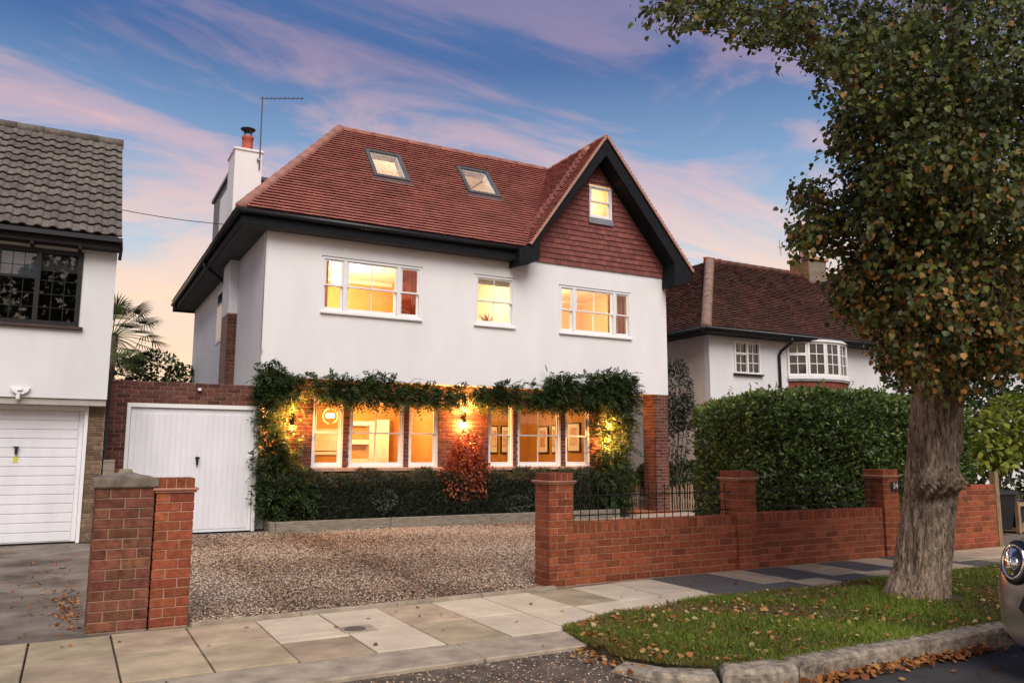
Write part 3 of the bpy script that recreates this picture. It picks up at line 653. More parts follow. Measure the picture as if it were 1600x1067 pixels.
# ---- rooms behind the glass
def room(x0, x1, y0, y1, z0, z1, wm, cmn=m_cream, fm=m_floor):
    t = .02
    mb = MB(); mb.box(x0, x1, y1, y1+t, z0, z1); mb.box(x0-t, x0, y0, y1+t, z0, z1); mb.box(x1, x1+t, y0, y1+t, z0, z1); mb.build('room_wall', wm, house)
    MB().box(x0-t, x1+t, y0, y1+t, z1+.001, z1+.02).build('room_ceiling', cmn, house); MB().box(x0-t, x1+t, y0, y1+t, z0-.02, z0-.001).build('room_floor', fm, house)
    mb = MB(); mb.box(x0+.001, x1-.001, y1-.07, y1-.001, z1-.09, z1-.001); mb.box(x0+.001, x1-.001, y1-.02, y1-.001, z0, z0+.16); mb.build('cornice', m_cream, house)
WARM = (1, .64, .30); WARM2 = (1, .78, .50)
room(3.30, 7.18, YL+.25, 18.6, .06, 2.74, m_ochre)
room(7.24, 10.70, YL+.25, 18.6, .06, 2.74, m_ochre2)
room(3.30, 6.85, YF+.23, 18.9, 3.0, 5.62, m_ochre)
room(6.92, 8.95, YF+.23, 18.2, 3.0, 5.62, m_cream)
room(9.02, 12.44, YF+.23, 18.6, 3.0, 5.62, mat('peach_wall', (.74, .50, .30), .9, 2, .05))
lamp('room_light', (6.0, 17.3, 2.2), 105, WARM, house, .12)
lamp('room_light', (8.9, 17.0, 2.45), 85, WARM, house, .12)
lamp('room_light', (5.3, 17.3, 4.75), 230, WARM2, house, .15)
lamp('room_light', (7.9, 16.9, 5.0), 80, WARM2, house, .12)
lamp('room_light', (10.2, 17.0, 4.95), 150, WARM2, house, .15)
# ---- roof
def tiles(mb, O, A, Sv, Nn, segs, length, gauge, tw, th=.016, lift=.060, s_start=0.0, jit=.003):
    O, A, Sv, Nn = map(Vector, (O, A, Sv, Nn)); i = 0; s = s_start
    while s < length-.02:
        s1 = min(s+gauge+.035, length); off = tw/2*(i % 2)
        for a0, a1 in segs(s+gauge/2):
            a = math.floor((a0-off)/tw)*tw+off
            while a < a1:
                p, q = max(a+.0015, a0), min(a+tw-.0015, a1)
                if q-p > .02:
                    e = random.uniform(-jit, jit); l0 = lift+e; ds = random.uniform(-.003, .003)
                    b0 = O+A*p+Sv*(s+ds)+Nn*l0; b1 = O+A*q+Sv*(s+ds)+Nn*(l0+random.uniform(-jit, jit)*.6); t0 = O+A*p+Sv*s1+Nn*.008; t1 = O+A*q+Sv*s1+Nn*.008
                    mb.add([b0, b1, t1, t0, b0-Nn*th, b1-Nn*th, t1-Nn*.006, t0-Nn*.006], [(0,1,2,3), (4,5,1,0), (4,0,3,7), (5,6,2,1)])
                a += tw
        s += gauge; i += 1
    return mb
def deck(mb, O, A, Sv, Nn, segs, length, step, off=-.012):
    O, A, Sv, Nn = map(Vector, (O, A, Sv, Nn)); s = 0
    while s < length-1e-6:
        s1 = min(s+step, length); g0, g1 = segs(s+1e-5), segs(s1-1e-5)
        if len(g0) == len(g1):
            for (a0, a1), (c0, c1) in zip(g0, g1): mb.quad(O+A*a0+Sv*s+Nn*off, O+A*a1+Sv*s+Nn*off, O+A*c1+Sv*s1+Nn*off, O+A*c0+Sv*s1+Nn*off)
        else:
            for a0, a1 in segs((s+s1)/2): mb.quad(O+A*a0+Sv*s+Nn*off, O+A*a1+Sv*s+Nn*off, O+A*a1+Sv*s1+Nn*off, O+A*a0+Sv*s1+Nn*off)
        s = s1
    return mb
YE, ZE, RY, RZ = 14.93, 5.885, 17.5, 8.87
sl = math.hypot(RY-YE, RZ-ZE); ca, sa = (RY-YE)/sl, (RZ-ZE)/sl
SKY = [(5.40, 6.25), (7.68, 8.53)]; ss0, ss1 = (16.17-YE)/ca, (16.92-YE)/ca
def seg_main(s):
    y = s*ca; a0, a1 = 2.44+y, 8.57+y*.835
    if ss0 < s < ss1:
        return [(a0, SKY[0][0]), (SKY[0][1], SKY[1][0]), (SKY[1][1], a1)]
    return [(a0, a1)]
Om = (0, YE, ZE); Am = (1, 0, 0); Sm = Vector((0, ca, sa)); Nm = Vector((0, -sa, ca))
roof = None
mb = MB()
cuts = [0, ss0, ss1, sl]
for s0, s1 in zip(cuts, cuts[1:]):
    for (a0, a1), (c0, c1) in zip(seg_main(s0+1e-4), seg_main(s1-1e-4)):
        mb.quad(Vector(Om)+Vector(Am)*a0+Sm*s0-Nm*.012, Vector(Om)+Vector(Am)*a1+Sm*s0-Nm*.012, Vector(Om)+Vector(Am)*c1+Sm*s1-Nm*.012, Vector(Om)+Vector(Am)*c0+Sm*s1-Nm*.012)
# left hip slope, right slope, crown and rear slope
mb.quad((2.44, YE, ZE), (2.44, 25.9, ZE), (5.01, 23.3, RZ), (5.01, RY, RZ)); 
mb.quad((5.01, RY, RZ-.01), (10.6, RY, RZ-.01), (10.6, 23.3, RZ-.01), (5.01, 23.3, RZ-.01))
mb.quad((2.44, 25.9, ZE), (13.17, 25.9, ZE), (10.6, 23.3, RZ), (5.01, 23.3, RZ))
mb.quad((10.6, RY, RZ-.01), (13.17, RY, 5.83), (13.17, 25.9, 5.83), (10.6, 23.3, RZ))
roof = mb.build('roof', m_tile, house)
mb = MB(); tiles(mb, Om, Am, Sm, Nm, seg_main, sl-.04, .102, .165); mb.build('roof_tiles', m_tile, roof, kind='stuff')
mb = MB(); tiles(mb, (2.44, 0, ZE), (0, 1, 0), Vector((ca, 0, sa)), Vector((-sa, 0, ca)), lambda s: [(YE+s*ca, 25.9-s*ca)], sl-.04, .102, .165); mb.build('roof_tiles', m_tile, roof, kind='stuff')
# gable roof
AX, AZ = 10.624, 8.83; LX, LZ = 8.542, 5.93; RXx, RZz = 13.17, 5.83; YB = 14.80
bl = math.hypot(AX-LX, AZ-LZ); cb_, sb_ = (AX-LX)/bl, (AZ-LZ)/bl
def seg_gl(s): x = LX+s*cb_; return [(YB-.03, min(14.93+(x-8.57)/.835+.03, 17.6))]
Ol = (LX, 0, LZ); Al = (0, 1, 0); Sl = Vector((cb_, 0, sb_)); Nl = Vector((-sb_, 0, cb_))
br = math.hypot(RXx-AX, AZ-RZz); cr, sr = (RXx-AX)/br, (AZ-RZz)/br
mb = MB(); deck(mb, Ol, Al, Sl, Nl, seg_gl, bl, .3, -.02)
mb.prism([(RXx, YB-.03, RZz-.02), (RXx, 17.6, RZz-.02), (AX, 17.6, AZ-.02), (AX, YB-.03, AZ-.02)], (sr*.04, 0, cr*.04))
gr_ = mb.build('gable_roof', m_tile, house)
mb = MB(); tiles(mb, Ol, Al, Sl, Nl, seg_gl, bl-.03, .102, .165, lift=.05); mb.build('roof_tiles', m_tile, gr_, kind='stuff')
mb = MB(); tiles(mb, (RXx, 0, RZz+.02), Al, Vector((-cr, 0, sr)), Vector((sr, 0, cr)), lambda s: [(YB-.03, 17.5)], br-.03, .102, .165); mb.build('roof_tiles', m_tile, gr_, kind='stuff')
# verge strips and valley
m_verge = mat('verge_mortar', (.40, .22, .17), .8, 12, .2)
mb = MB(); mb.bar((LX, YB-.035, LZ+.0), (AX, YB-.035, AZ), .03, .05); mb.bar((RXx, YB-.035, RZz), (AX, YB-.035, AZ), .03, .06); mb.build('verge', m_verge, gr_)
v0 = Vector((8.60, 14.95, 5.94)); v1 = Vector((10.62, 17.45, 8.84))
MB().bar(v0, v1, .09, .035, (-.5, -.5, .7)).build('valley', m_verge, gr_)
# ridge and hip tiles
def ridge_run(a, b, n, parent, r=.115, m=m_ridge):
    a, b = Vector(a), Vector(b)
    for i in range(n):
        p, q = a.lerp(b, i/n), a.lerp(b, (i+1.06)/n)
        MB().tube([p, q], [r*1.04, r*.95], 12).build('ridge_tile', m, parent, True)
ridge_run((2.46, YE+.02, ZE+.0), (5.0, RY-.02, RZ-.03), 13, roof, .105)
ridge_run((4.95, RY+.0, RZ-.03), (10.55, RY+.0, RZ-.03), 13, roof, .085)
ridge_run((AX, YB-.02, AZ-.035), (AX, 17.5, AZ-.035), 7, gr_, .075)
# gable end: bargeboards, box ends, soffits
Pb = lambda x, y: pY(x, y, YB)
bbR = [Vector((AX, YB, AZ-.02)), Vector((RXx+.01, YB, RZz-.02)), Pb(1080, 442), Pb(1054, 447), Pb(1054, 410), Vector((AX+.0, YB, 8.36))]
bbL = [Vector((AX, YB, AZ-.02)), Vector((AX, YB, 8.36)), Pb(845, 371), Pb(843, 406), Pb(812, 413), Pb(812, 389), Vector((LX-.02, YB, LZ-.02))]
MB().prism(bbR, (0, .04, 0)).build('bargeboard', m_fascia, house); MB().prism(bbL, (0, .041, 0)).build('bargeboard', m_fascia, house)
iR0, iR1 = Pb(1054, 410), Pb(1054, 447); iL0, iL1 = Pb(845, 371), Pb(843, 406)
mb = MB()
d = Vector((0, YF-YB-.045, 0)); o = Vector((0, .042, 0))
mb.prism([Vector((AX, YB, 8.36))+o, iR0+o, iR0+o+Vector((0, 0, .05)), Vector((AX, YB, 8.41))+o], d)
mb.prism([Vector((AX, YB, 8.36))+o, iL0+o, iL0+o+Vector((0, 0, .05)), Vector((AX, YB, 8.41))+o], d)
mb.prism([iR0+o, iR1+o, Pb(1080, 442)+o, Vector((RXx-.02, YB, RZz-.06))+o], d)
mb.prism([iL0+o, iL1+o, Pb(812, 413)+o, Pb(812, 389)+o], d)
mb.build('gable_soffit', m_fascia, house)
# tile-hung gable wall
def gx0(z): return LX+(z-LZ)/(sb_/cb_)-.16
def gx1(z): return min(RXx-(z-RZz)/(sr/cr)-.02, 12.71)
GW = (10.43, 11.075, 6.95, 7.735)
mb = MB(); z = 5.762
while z < 8.7:
    z1 = min(z+.1, 8.72); a0, a1, c0, c1 = gx0(z), gx1(z), gx0(z1), gx1(z1)
    parts = [(a0, a1, c0, c1)] if not (z1 > GW[2] and z < GW[3]) else [(a0, GW[0], c0, GW[0]), (GW[1], a1, GW[1], c1)]
    for p, q, r_, t in parts: mb.quad((p, YF, z), (q, YF, z), (t, YF, z1), (r_, YF, z1))
    z = z1
ggw = mb.build('gable_wall', m_mortarred, house)
zc = 5.70; k = 0; nt_ = 0
while zc < 8.55:
    tw = .172; off = tw/2*(k % 2); a = 8.6+off
    while a < 12.9:
        p, q = max(a, gx0(zc+.06)), min(a+tw-.005, gx1(zc+.06)); zt = zc+.128
        inw = zt > GW[2]-.09 and zc < GW[3]
        if inw and p < GW[0] < q: q = GW[0]-.003
        if inw and p < GW[1] < q: p = GW[1]+.003
        hit = inw and p >= GW[0]-.001 and q <= GW[1]+.001
        if q-p > .02 and not hit:
            key = ('hung', round(q-p, 2))
            if key not in BC:
                w_ = round(q-p, 2)/2-.001; MBt = MB().add([(-w_, -.032, 0), (w_, -.032, 0), (w_, -.006, .15), (-w_, -.006, .15), (-w_, -.014, 0), (w_, -.014, 0), (w_, .002, .15), (-w_, .002, .15)], [(0,1,2,3), (4,5,1,0), (4,0,3,7), (5,6,2,1)])
                BC[key] = MBt.mesh('hung_tile', m_hung)
            o_ = bpy.data.objects.new('hung_tile', BC[key]); place(o_, ggw, ((p+q)/2, YF-.004, zc+random.uniform(-.003, .003))); o_.rotation_euler = (random.uniform(-.02, .02), random.uniform(-.012, .012), 0); nt_ += 1
        a += tw
    zc += .125; k += 1
sash_window(*GW, YF-.035, [], .52, [0], sill=False, head=False)
MB().prism([(10.40, YF-.045, 6.945), (11.10, YF-.045, 6.945), (11.10, YF-.06, 6.80), (10.40, YF-.06, 6.80)], (0, -.012, 0)).build('lead_apron', m_lead, house)
room(10.22, 11.2, YF+.02, 16.8, 6.3, 7.98, mat('attic_wall', (.80, .52, .32), .9, 2, .04)); lamp('room_light', (10.7, 16.3, 7.6), 34, WARM2, house, .1)
# loft lining for the skylights
mb = MB(); pf = [(15.35, 5.8), (19.6, 5.8), (19.6, 8.6), (17.42, 8.6)]
mb.quad((5.03, 19.6, 5.8), (9.2, 19.6, 5.8), (9.2, 19.6, 8.6), (5.03, 19.6, 8.6)); mb.quad((5.03, 17.35, 8.6), (5.03, 19.6, 8.6), (9.2, 19.6, 8.6), (9.2, 17.35, 8.6)); mb.quad((5.03, 15.3, 5.8), (9.2, 15.3, 5.8), (9.2, 19.6, 5.8), (5.03, 19.6, 5.8))
for xx in (5.03, 9.2): mb.add([(xx, 15.45, 5.8), (xx, 19.6, 5.8), (xx, 19.6, 8.6), (xx, 17.25, 8.55), (xx, 15.45, 6.42)], [(0, 1, 2, 3, 4)])
mb.build('loft_lining', mat('loft_white', (.85, .78, .70), .9, 2, .03), house)
lamp('loft_light', (6.9, 18.0, 7.6), 85, (1, .78, .52), house, .15)
# skylights
for a, b in SKY:
    P_ = lambda x, s, h: Vector(Om)+Vector(Am)*x+Sm*s+Nm*h
    mb = MB(); f = .085
    for (x0, x1, s0, s1) in ((a, b, ss0, ss0+f), (a, b, ss1-f, ss1), (a, a+f, ss0+f, ss1-f), (b-f, b, ss0+f, ss1-f)):
        mb.prism([P_(x0, s0, -.05), P_(x1, s0, -.05), P_(x1, s1, -.05), P_(x0, s1, -.05)], Nm*.135)
    sk = mb.build('skylight', m_greymetal, house)
    MB().quad(P_(a+f, ss0+f, .05), P_(b-f, ss0+f, .05), P_(b-f, ss1-f, .05), P_(a+f, ss1-f, .05)).build('pane', glassmat('skylight_glass', (.97, .97, .97), .22) if 'skg' not in MATS else MATS['skg'], sk)
    mb = MB(); f2 = f+.001
    for (x0, x1, s0, s1) in ((a+f2, b-f2, ss0+f2, ss0+f2+.035), (a+f2, b-f2, ss1-f2-.035, ss1-f2), (a+f2, a+f2+.035, ss0+f2, ss1-f2), (b-f2-.035, b-f2, ss0+f2, ss1-f2)):
        mb.prism([P_(x0, s0, -.1), P_(x1, s0, -.1), P_(x1, s1, -.1), P_(x0, s1, -.1)], Nm*.14)
    mb.build('inner_frame', m_white, sk)
    MB().prism([P_(a-.06, ss0-.13, .034), P_(b+.06, ss0-.13, .034), P_(b+.06, ss0-.002, .045), P_(a-.06, ss0-.002, .045)], Nm*.006).build('flashing', m_greymetal, sk)
# eaves: fascia, soffit, gutters
mb = MB(); mb.box(2.50, 8.29, 14.985, 15.01, 5.60, 5.86); mb.box(2.50, 2.525, 15.012, 25.85, 5.60, 5.86); mb.build('fascia', m_fascia, house)
mb = MB(); mb.box(2.527, 8.29, 15.012, YF-.002, 5.605, 5.625); mb.box(2.527, 3.018, YF, 25.4, 5.605, 5.625); mb.build('soffit', m_soffit, house)
MB().box(2.44, 3.6, 25.42, 25.87, 5.605, 5.86).build('fascia', m_fascia, house)
mb = MB(); mb.tube([(2.40, 14.93, 5.835), (8.42, 14.93, 5.835)], .058, 10); gt = mb.build('gutter', m_black, house, True)
mb = MB(); mb.tube([(2.445, 14.9, 5.83), (2.445, 25.95, 5.83)], .06, 10); mb.build('gutter', m_black, house, True)
MB().tube([(2.452, 19.35, 5.80), (2.452, 19.35, 5.66), (2.60, 19.3, 5.56), (2.84, 19.25, 5.36), (2.93, 19.22, 5.25), (2.93, 19.22, 2.6)], .036, 8).build('downpipe', m_black, house, True)
for z in (4.9, 3.6): MB().box(2.885, 3.018, 19.17, 19.27, z, z+.05).build('pipe_clip', m_black, house)
MB().tube([(3.0, 15.26, 5.60), (3.005, 15.22, 5.45), (3.0, 15.26, 4.6), (3.005, 15.27, 3.8), (3.0, 15.265, 3.3), (3.02, 15.26, 3.22), (3.03, 15.26, 3.3)], .006, 5).build('wall_cable', mat('grey_cable', (.16, .14, .13), .6, 9, .1), house)
# chimney
ch = MB().box(2.80, 3.39, 18.08, 18.95, 5.7, 8.14).build('chimney', m_render, house)
MB().cbox(2.77, 3.42, 18.05, 18.98, 8.141, 8.20, .012).build('chimney_cap', m_render, ch)
MB().lathe((3.10, 18.35, 8.2), [(.15, -.01), (.145, .05), (.125, .07), (.118, .3), (.135, .32), (.14, .37), (.118, .375), (.1, .37), (.1, .2)], 18).build('chimney_pot', m_terracotta, ch, True)
mb = MB(); mb.lathe((3.10, 18.35, 8.2), [(.1, .50), (.165, .545), (.17, .555), (.06, .60), (.02, .605)], 18)
for k in range(4): t = k*math.pi/2+.4; mb.bar((3.10+.1*math.cos(t), 18.35+.1*math.sin(t), 8.56), (3.10+.1*math.cos(t), 18.35+.1*math.sin(t), 8.71), .02, .01)
mb.build('chimney_cowl', m_black, ch)
# dormer on the left slope
dm = MB().box(2.86, 5.0, 18.97, 21.4, 5.95, 7.80).build('dormer', m_greydorm, house)
MB().box(2.80, 5.05, 18.9, 21.46, 7.802, 7.88).build('dormer_roof', m_greymetal, dm)
dw = MB().box(2.835, 2.858, 19.1, 20.2, 6.55, 7.55).build('dormer_window', m_white, dm)
# aerial
an = root('tv_aerial', 'thin television aerial on a mast strapped to the white chimney', 'aerial', (3.40, 18.07, 7.7))
m_aer = mat('aerial_metal', (.10, .10, .11), .5, 20, .15, metal=.5)
MB().tube([(3.33, 18.04, 7.75), (3.33, 18.04, 9.5)], .015, 6).build('mast', m_aer, an)
MB().tube([(3.28, 18.04, 9.43), (4.27, 18.04, 9.65)], .012, 6).build('boom', m_aer, an)
for k in range(9):
    x = 3.42+k*.1; z = 9.43+(x-3.28)*.222; MB().tube([(x, 17.94, z), (x, 18.14, z)], .005, 5).build('element', m_aer, an)
MB().box(3.27, 3.345, 18.02, 18.06, 7.95, 8.0).build('bracket', m_galv, an)
# garage wall and door
m_gd = mat('white_garage_door', (.73, .735, .755), .5, 1.6, .07, stretch=(2.2, 2.2, .6), detail=10)
gar = root('garage', 'flat-roofed brick garage beside the white house with white ribbed door', 'garage', (1.8, 15.2, 0))
YG = 15.20; G0, G1, GT = .815, 3.03, 2.24
mb = MB(); wall_holes(mb, .53, 3.018, 0, 2.62, [(G0, G1-.012, -.0, GT)], YG+.008, YG+.2); gwl = mb.build('front_wall', m_mortar, gar)
mb = MB(); mb.box(.53, .73, YG+.202, 21, 0, 2.6); mb.box(.53, 3.018, 20.8, 21, 0, 2.6); mb.build('side_wall', m_brickdark, gar)
MB().box(.731, 3.018, YG+.202, 20.79, 2.4, 2.45).build('flat_roof', m_greydorm, gar)
brick_face(gwl, .53, 3.018, YG, 0, 2.62, m_brickdark, holes=[(G0, G1, -.1, GT)], depth=.06)
mb = MB(); mb.box(G0, G0+.06, YG-.015, YG+.08, 0, GT); mb.box(G1-.075, G1-.014, YG-.015, YG+.08, 0, GT); mb.box(G0+.06, G1-.075, YG-.015, YG+.08, GT-.07, GT-.001); fr_ = mb.build('door_frame', m_white, gar)
gdoor = MB().box(G0+.068, G1-.083, YG+.03, YG+.06, .012, GT-.078).build('garage_door', m_gd, gar)
x = G0+.17; w2 = (G1-.083-G0-.068)
for i in range(9): MB().cbox(G0+.15+i*.095, G0+.15+i*.095+.083, YG+.02, YG+.032, .06, GT-.17, .004).build('rib', m_gd, gdoor)
for i in range(10): MB().cbox(G0+1.14+i*.095, G0+1.14+i*.095+.083, YG+.02, YG+.032, .06, GT-.17, .004).build('rib', m_gd, gdoor)
mb = MB(); mb.lathe((1.985, YG+.02, 1.30), [(.03, 0), (.028, -.02), (.012, -.03), (.012, -.05)], 12, 'y'); mb.box(1.945, 2.025, YG-.045, YG-.03, 1.285, 1.315); mb.box(1.97, 2.0, YG-.03, YG+.02, 1.18, 1.29); mb.build('door_handle', m_black, gdoor)
sl_ = root('security_light', 'small square security light on the brick above the garage door', 'light', (2.0, 15.2, 2.5))
MB().cbox(1.915, 2.0, YG-.05, YG+.0, 2.47, 2.545, .006).build('housing', mat('bronze_box', (.10, .07, .05), .5, 9, .2), sl_); MB().cbox(1.93, 1.985, YG-.058, YG-.049, 2.485, 2.53, .003).build('lens', m_white, sl_)
# overhead wire
cat_ = [Vector((.45, 15.9, 5.80)).lerp(Vector((2.40, 15.6, 5.70)), t/12) - Vector((0, 0, .035*math.sin(math.pi*t/12))) for t in range(13)]
tag(MB().tube(cat_, .007, 5).build('overhead_wire', m_black), 'thin dark overhead wire strung between the two houses', 'wire')
# wall lights
sconce_m = emit('lamp_glow', (1, .62, .25), 14)
def sconce(x, z, y, label, p=150):
    s = root('wall_light', label, 'wall light', (x, y, z), 'up and down wall lights')
    mb = MB(); y0 = y-.075; mb.lathe((x, y0, z), [(.042, -.115), (.042, .115), (.037, .115), (.037, .05), (.001, .05)], 16); mb.lathe((x, y0, z), [(.037, -.05), (.037, -.114), (.041, -.1145)], 16); mb.build('housing', m_black, s)
    MB().box(x-.035, x+.035, y-.04, y-.001, z-.05, z+.05).build('back_plate', m_black, s)
    for sg in (1, -1):
        MB().lathe((x, y0, z), [(.001, sg*.094), (.03, sg*.094), (.03, sg*.09)], 12).build('bulb', sconce_m, s)
        lamp('glow', (x, y0, z+sg*.15), p, (1, .37, .09), s, .03)
sconce(7.325, 2.15, YL, 'black up and down wall light on brick above the red shrub')
sconce(3.62, 2.02, YL-.30, 'wall light glowing inside the leafy climber beside the garage', 110)
sconce(10.84, 1.85, YL-.30, 'wall light glowing inside the climber beside the porch', 120)
# ================================================================== things seen through the windows
def frame_pic(label, c, w, h, axis, seed):
    r = root('framed_picture', label, 'picture', c, 'framed pictures in the front room'); x, y, z = c
    pm = mat('print_%d' % seed, (.55, .22, .10), .8, 7+seed, .1, second=(.85, .74, .55)); mt = mat('picture_mount', (.86, .80, .66), .8, 4, .03); fm = mat('black_picture_frame', (.03, .022, .016), .4, 8, .2)
    def bx(a, b, c_, d, n0, n1): return MB().box(a, b, n0, n1, c_, d) if axis == 'y' else MB().box(n0, n1, a, b, c_, d)
    u = x if axis == 'y' else y; n = y if axis == 'y' else x
    bx(u-w/2, u+w/2, z-h/2, z+h/2, n-.035, n-.001).build('frame', fm, r); bx(u-w/2+.03, u+w/2-.03, z-h/2+.03, z+h/2-.03, n-.039, n-.0355).build('mount', mt, r)
    bx(u-w*.28, u+w*.28, z-h*.28, z+h*.33, n-.042, n-.0395).build('print', pm, r)
xw = 10.69
for i, (a, b, top, bot, lab) in enumerate(((842, 858, 666, 708, 'tall framed print on the side wall seen through the wide window nearer the porch'), (863, 871, 664, 708, 'framed print half hidden behind the wide window stile'), (888, 908, 661, 706, 'large framed print filling the narrow window next to the lit climber'))):
    p, q = pX(a, top, xw), pX(b, bot, xw); frame_pic(lab, (xw, (p.y+q.y)/2, (p.z+q.z)/2), abs(p.y-q.y), abs(p.z-q.z), 'x', i)
for i, (a, b, lab) in enumerate(((764, 777, 'framed print in the narrow window beside the wall light, nearer the light'), (782, 795, 'framed print in the narrow window beside the wall light, farther from it'))):
    p, q = pY(a, 665, 18.58), pY(b, 708, 18.58); frame_pic(lab, ((p.x+q.x)/2, 18.58, (p.z+q.z)/2), abs(q.x-p.x), abs(p.z-q.z), 'y', i+3)
# dining pendant
pn = root('pendant_lamp', 'glowing glass globe pendant hanging in the ground-floor window beside the climber', 'lamp', (4.62, 16.3, 2.2))
c = pY(516, 650, 16.3); glow = emit('bulb_glow', (1, .70, .36), 30)
MB().tube([(c.x, c.y, 2.74), (c.x, c.y, c.z+.17)], .006, 6).build('cord', m_black, pn)
for k in range(4): t = k*math.pi/2; MB().lathe((c.x+.065*math.cos(t), c.y+.065*math.sin(t), c.z), [(.001, -.04), (.022, -.02), (.026, .01), (.012, .05), (.001, .055)], 10).build('bulb', glow, pn, True)
mb = MB()
for k in range(8):
    t = k*math.pi/4; mb.tube([(c.x+.16*math.cos(t)*math.cos(f), c.y+.16*math.sin(t)*math.cos(f), c.z+.16*math.sin(f)) for f in np.linspace(-1.4, 1.4, 8)], .004, 4)
mb.build('cage', mat('brass', (.6, .4, .15), .3, 9, .1, metal=.8), pn)
lamp('pendant_light', (c.x, c.y, c.z), 12, (1, .55, .2), pn, .06)
# cupboard and door in the dining room
cb2 = root('white_bookcase', 'white shelved bookcase seen through the wide ground-floor window nearer the garage', 'bookcase', (5.9, 18.5, .06)); m_ivory = mat('ivory_joinery', (.82, .74, .56), .6, 3, .03)
a, b = pY(552, 660, 18.35).x, pY(584, 660, 18.35).x
MB().box(a-.1, b, 18.55, 18.595, .06, 2.1).build('back_panel', m_ochre, cb2)
for z in (.08, .75, 1.16, 1.60, 2.03): MB().box(a-.1, b-.12, 18.3, 18.549, z, z+.10).build('shelf', m_ivory, cb2)
MB().box(b-.118, b, 18.28, 18.549, .06, 2.14).build('upright', m_ivory, cb2)
dd = root('interior_door', 'white panelled interior door standing ajar beyond the ground-floor room', 'door', (6.5, 18.4, .06))
a, b = pY(587, 655, 18.4).x, pY(604, 655, 18.4).x
MB().prism([(a, 18.4, .06), (b, 18.2, .06), (b, 18.24, .06), (a, 18.44, .06)], (0, 0, 2.12)).build('leaf_panel', m_ivory, dd); MB().prism([(a+.08, 18.368, .3), (b-.08, 18.232, .3), (b-.08, 18.225, .3), (a+.08, 18.361, .3)], (0, 0, 1.7)).build('inset', m_cream, dd)
sb = root('chimneypiece', 'white panelled chimneypiece seen through the narrow window with the pendant', 'fireplace', (4.95, 18.5, .06))
MB().box(4.6, 5.55, 18.40, 18.58, .06, 1.35).build('body', m_ochre2, sb); MB().box(4.5, 5.65, 18.36, 18.58, 1.351, 1.42).build('mantel', m_ivory, sb)
MB().box(4.62, 5.5, 18.55, 18.59, 1.45, 1.95).build('pale_panel', mat('pale_art', (.80, .62, .42), .8, 9, .15), sb)
# upstairs curtains
def curtain(label, x0, x1, y, z0, z1, m):
    mb = MB(); n = 40; vs = []; fs = []
    for i in range(n+1):
        t = i/n; x = x0+(x1-x0)*t; yy = y+.035*math.sin(t*(x1-x0)*62)+.012*math.sin(t*23); vs += [(x, yy, z0), (x+.01*math.sin(i), yy-.005, z1)]
    for i in range(n): fs.append((2*i, 2*i+2, 2*i+3, 2*i+1))
    o = mb.add(vs, fs).build('curtain', m, None, True); tag(o, label, 'curtain', 'bedroom curtains'); 
    md = o.modifiers.new('thickness', 'SOLIDIFY'); md.thickness = .006
m_cur = leafmat('orange_curtain', [(0, (.62, .22, .08)), (1, (.62, .22, .08))], .9, .45); m_cur2 = leafmat('pink_curtain', [(0, (.72, .45, .36)), (1, (.72, .45, .36))], .9, .45)
curtain('rust orange curtain at the garage end of the wide bedroom window', 4.10, 4.31, 15.56, 3.9, 5.35, m_cur)
curtain('rust orange curtain filling the narrow light next to the skylit roof centre', 5.78, 6.25, 15.56, 3.9, 5.35, m_cur)
curtain('pale pink curtain at the porch end of the bedroom window under the gable', 11.15, 11.65, 15.56, 3.9, 5.35, m_cur2)
ls = root('drum_lamp', 'bright pale drum pendant lamp in the bedroom window above the climber', 'lamp', (4.95, 17, 5.2)); q = pY(530, 436, 16.8)
MB().lathe((q.x, q.y, q.z), [(.17, -.09), (.17, .09), (.168, .09), (.168, -.09)], 20).build('shade', emit('shade_glow', (1, .86, .6), 5), ls, True); MB().tube([(q.x, q.y, q.z+.09), (q.x, q.y, 5.62)], .006, 5).build('cord', m_black, ls)
bl_ = root('roman_blind', 'pale folded blind at the top of the landing window', 'blind', (7.93, 15.5, 5.0))
for k in range(3): MB().cbox(7.47, 8.39, 15.42-.004*k, 15.455+.004*k, 5.155-.045*k, 5.20-.045*k, .01).build('fold', mat('blind_linen', (.55, .47, .42), .9, 30, .1), bl_)
hp = root('houseplant', 'spiky orange-lit houseplant standing on the landing window sill', 'plant', (7.93, 15.56, 4.16))
MB().lathe((7.90, 15.56, 4.14), [(.05, 0), (.065, .08), (.06, .08)], 12).build('pot', m_terracotta, hp)
n = 22; D = np.stack([rng.normal(size=n)*.5, rng.normal(size=n)*.35, np.ones(n)], 1)
scatter('leaves', 'blade', np.tile([7.90, 15.56, 4.2], (n, 1)), D, rdir(n), np.stack([rng.uniform(.2, .36, n), np.full(n, .35), np.full(n, .2)], 1), rng.uniform(0, 1, n), leafmat('plant_leaf', [(0, (.30, .13, .05)), (1, (.5, .22, .08))]), hp, kind=None)

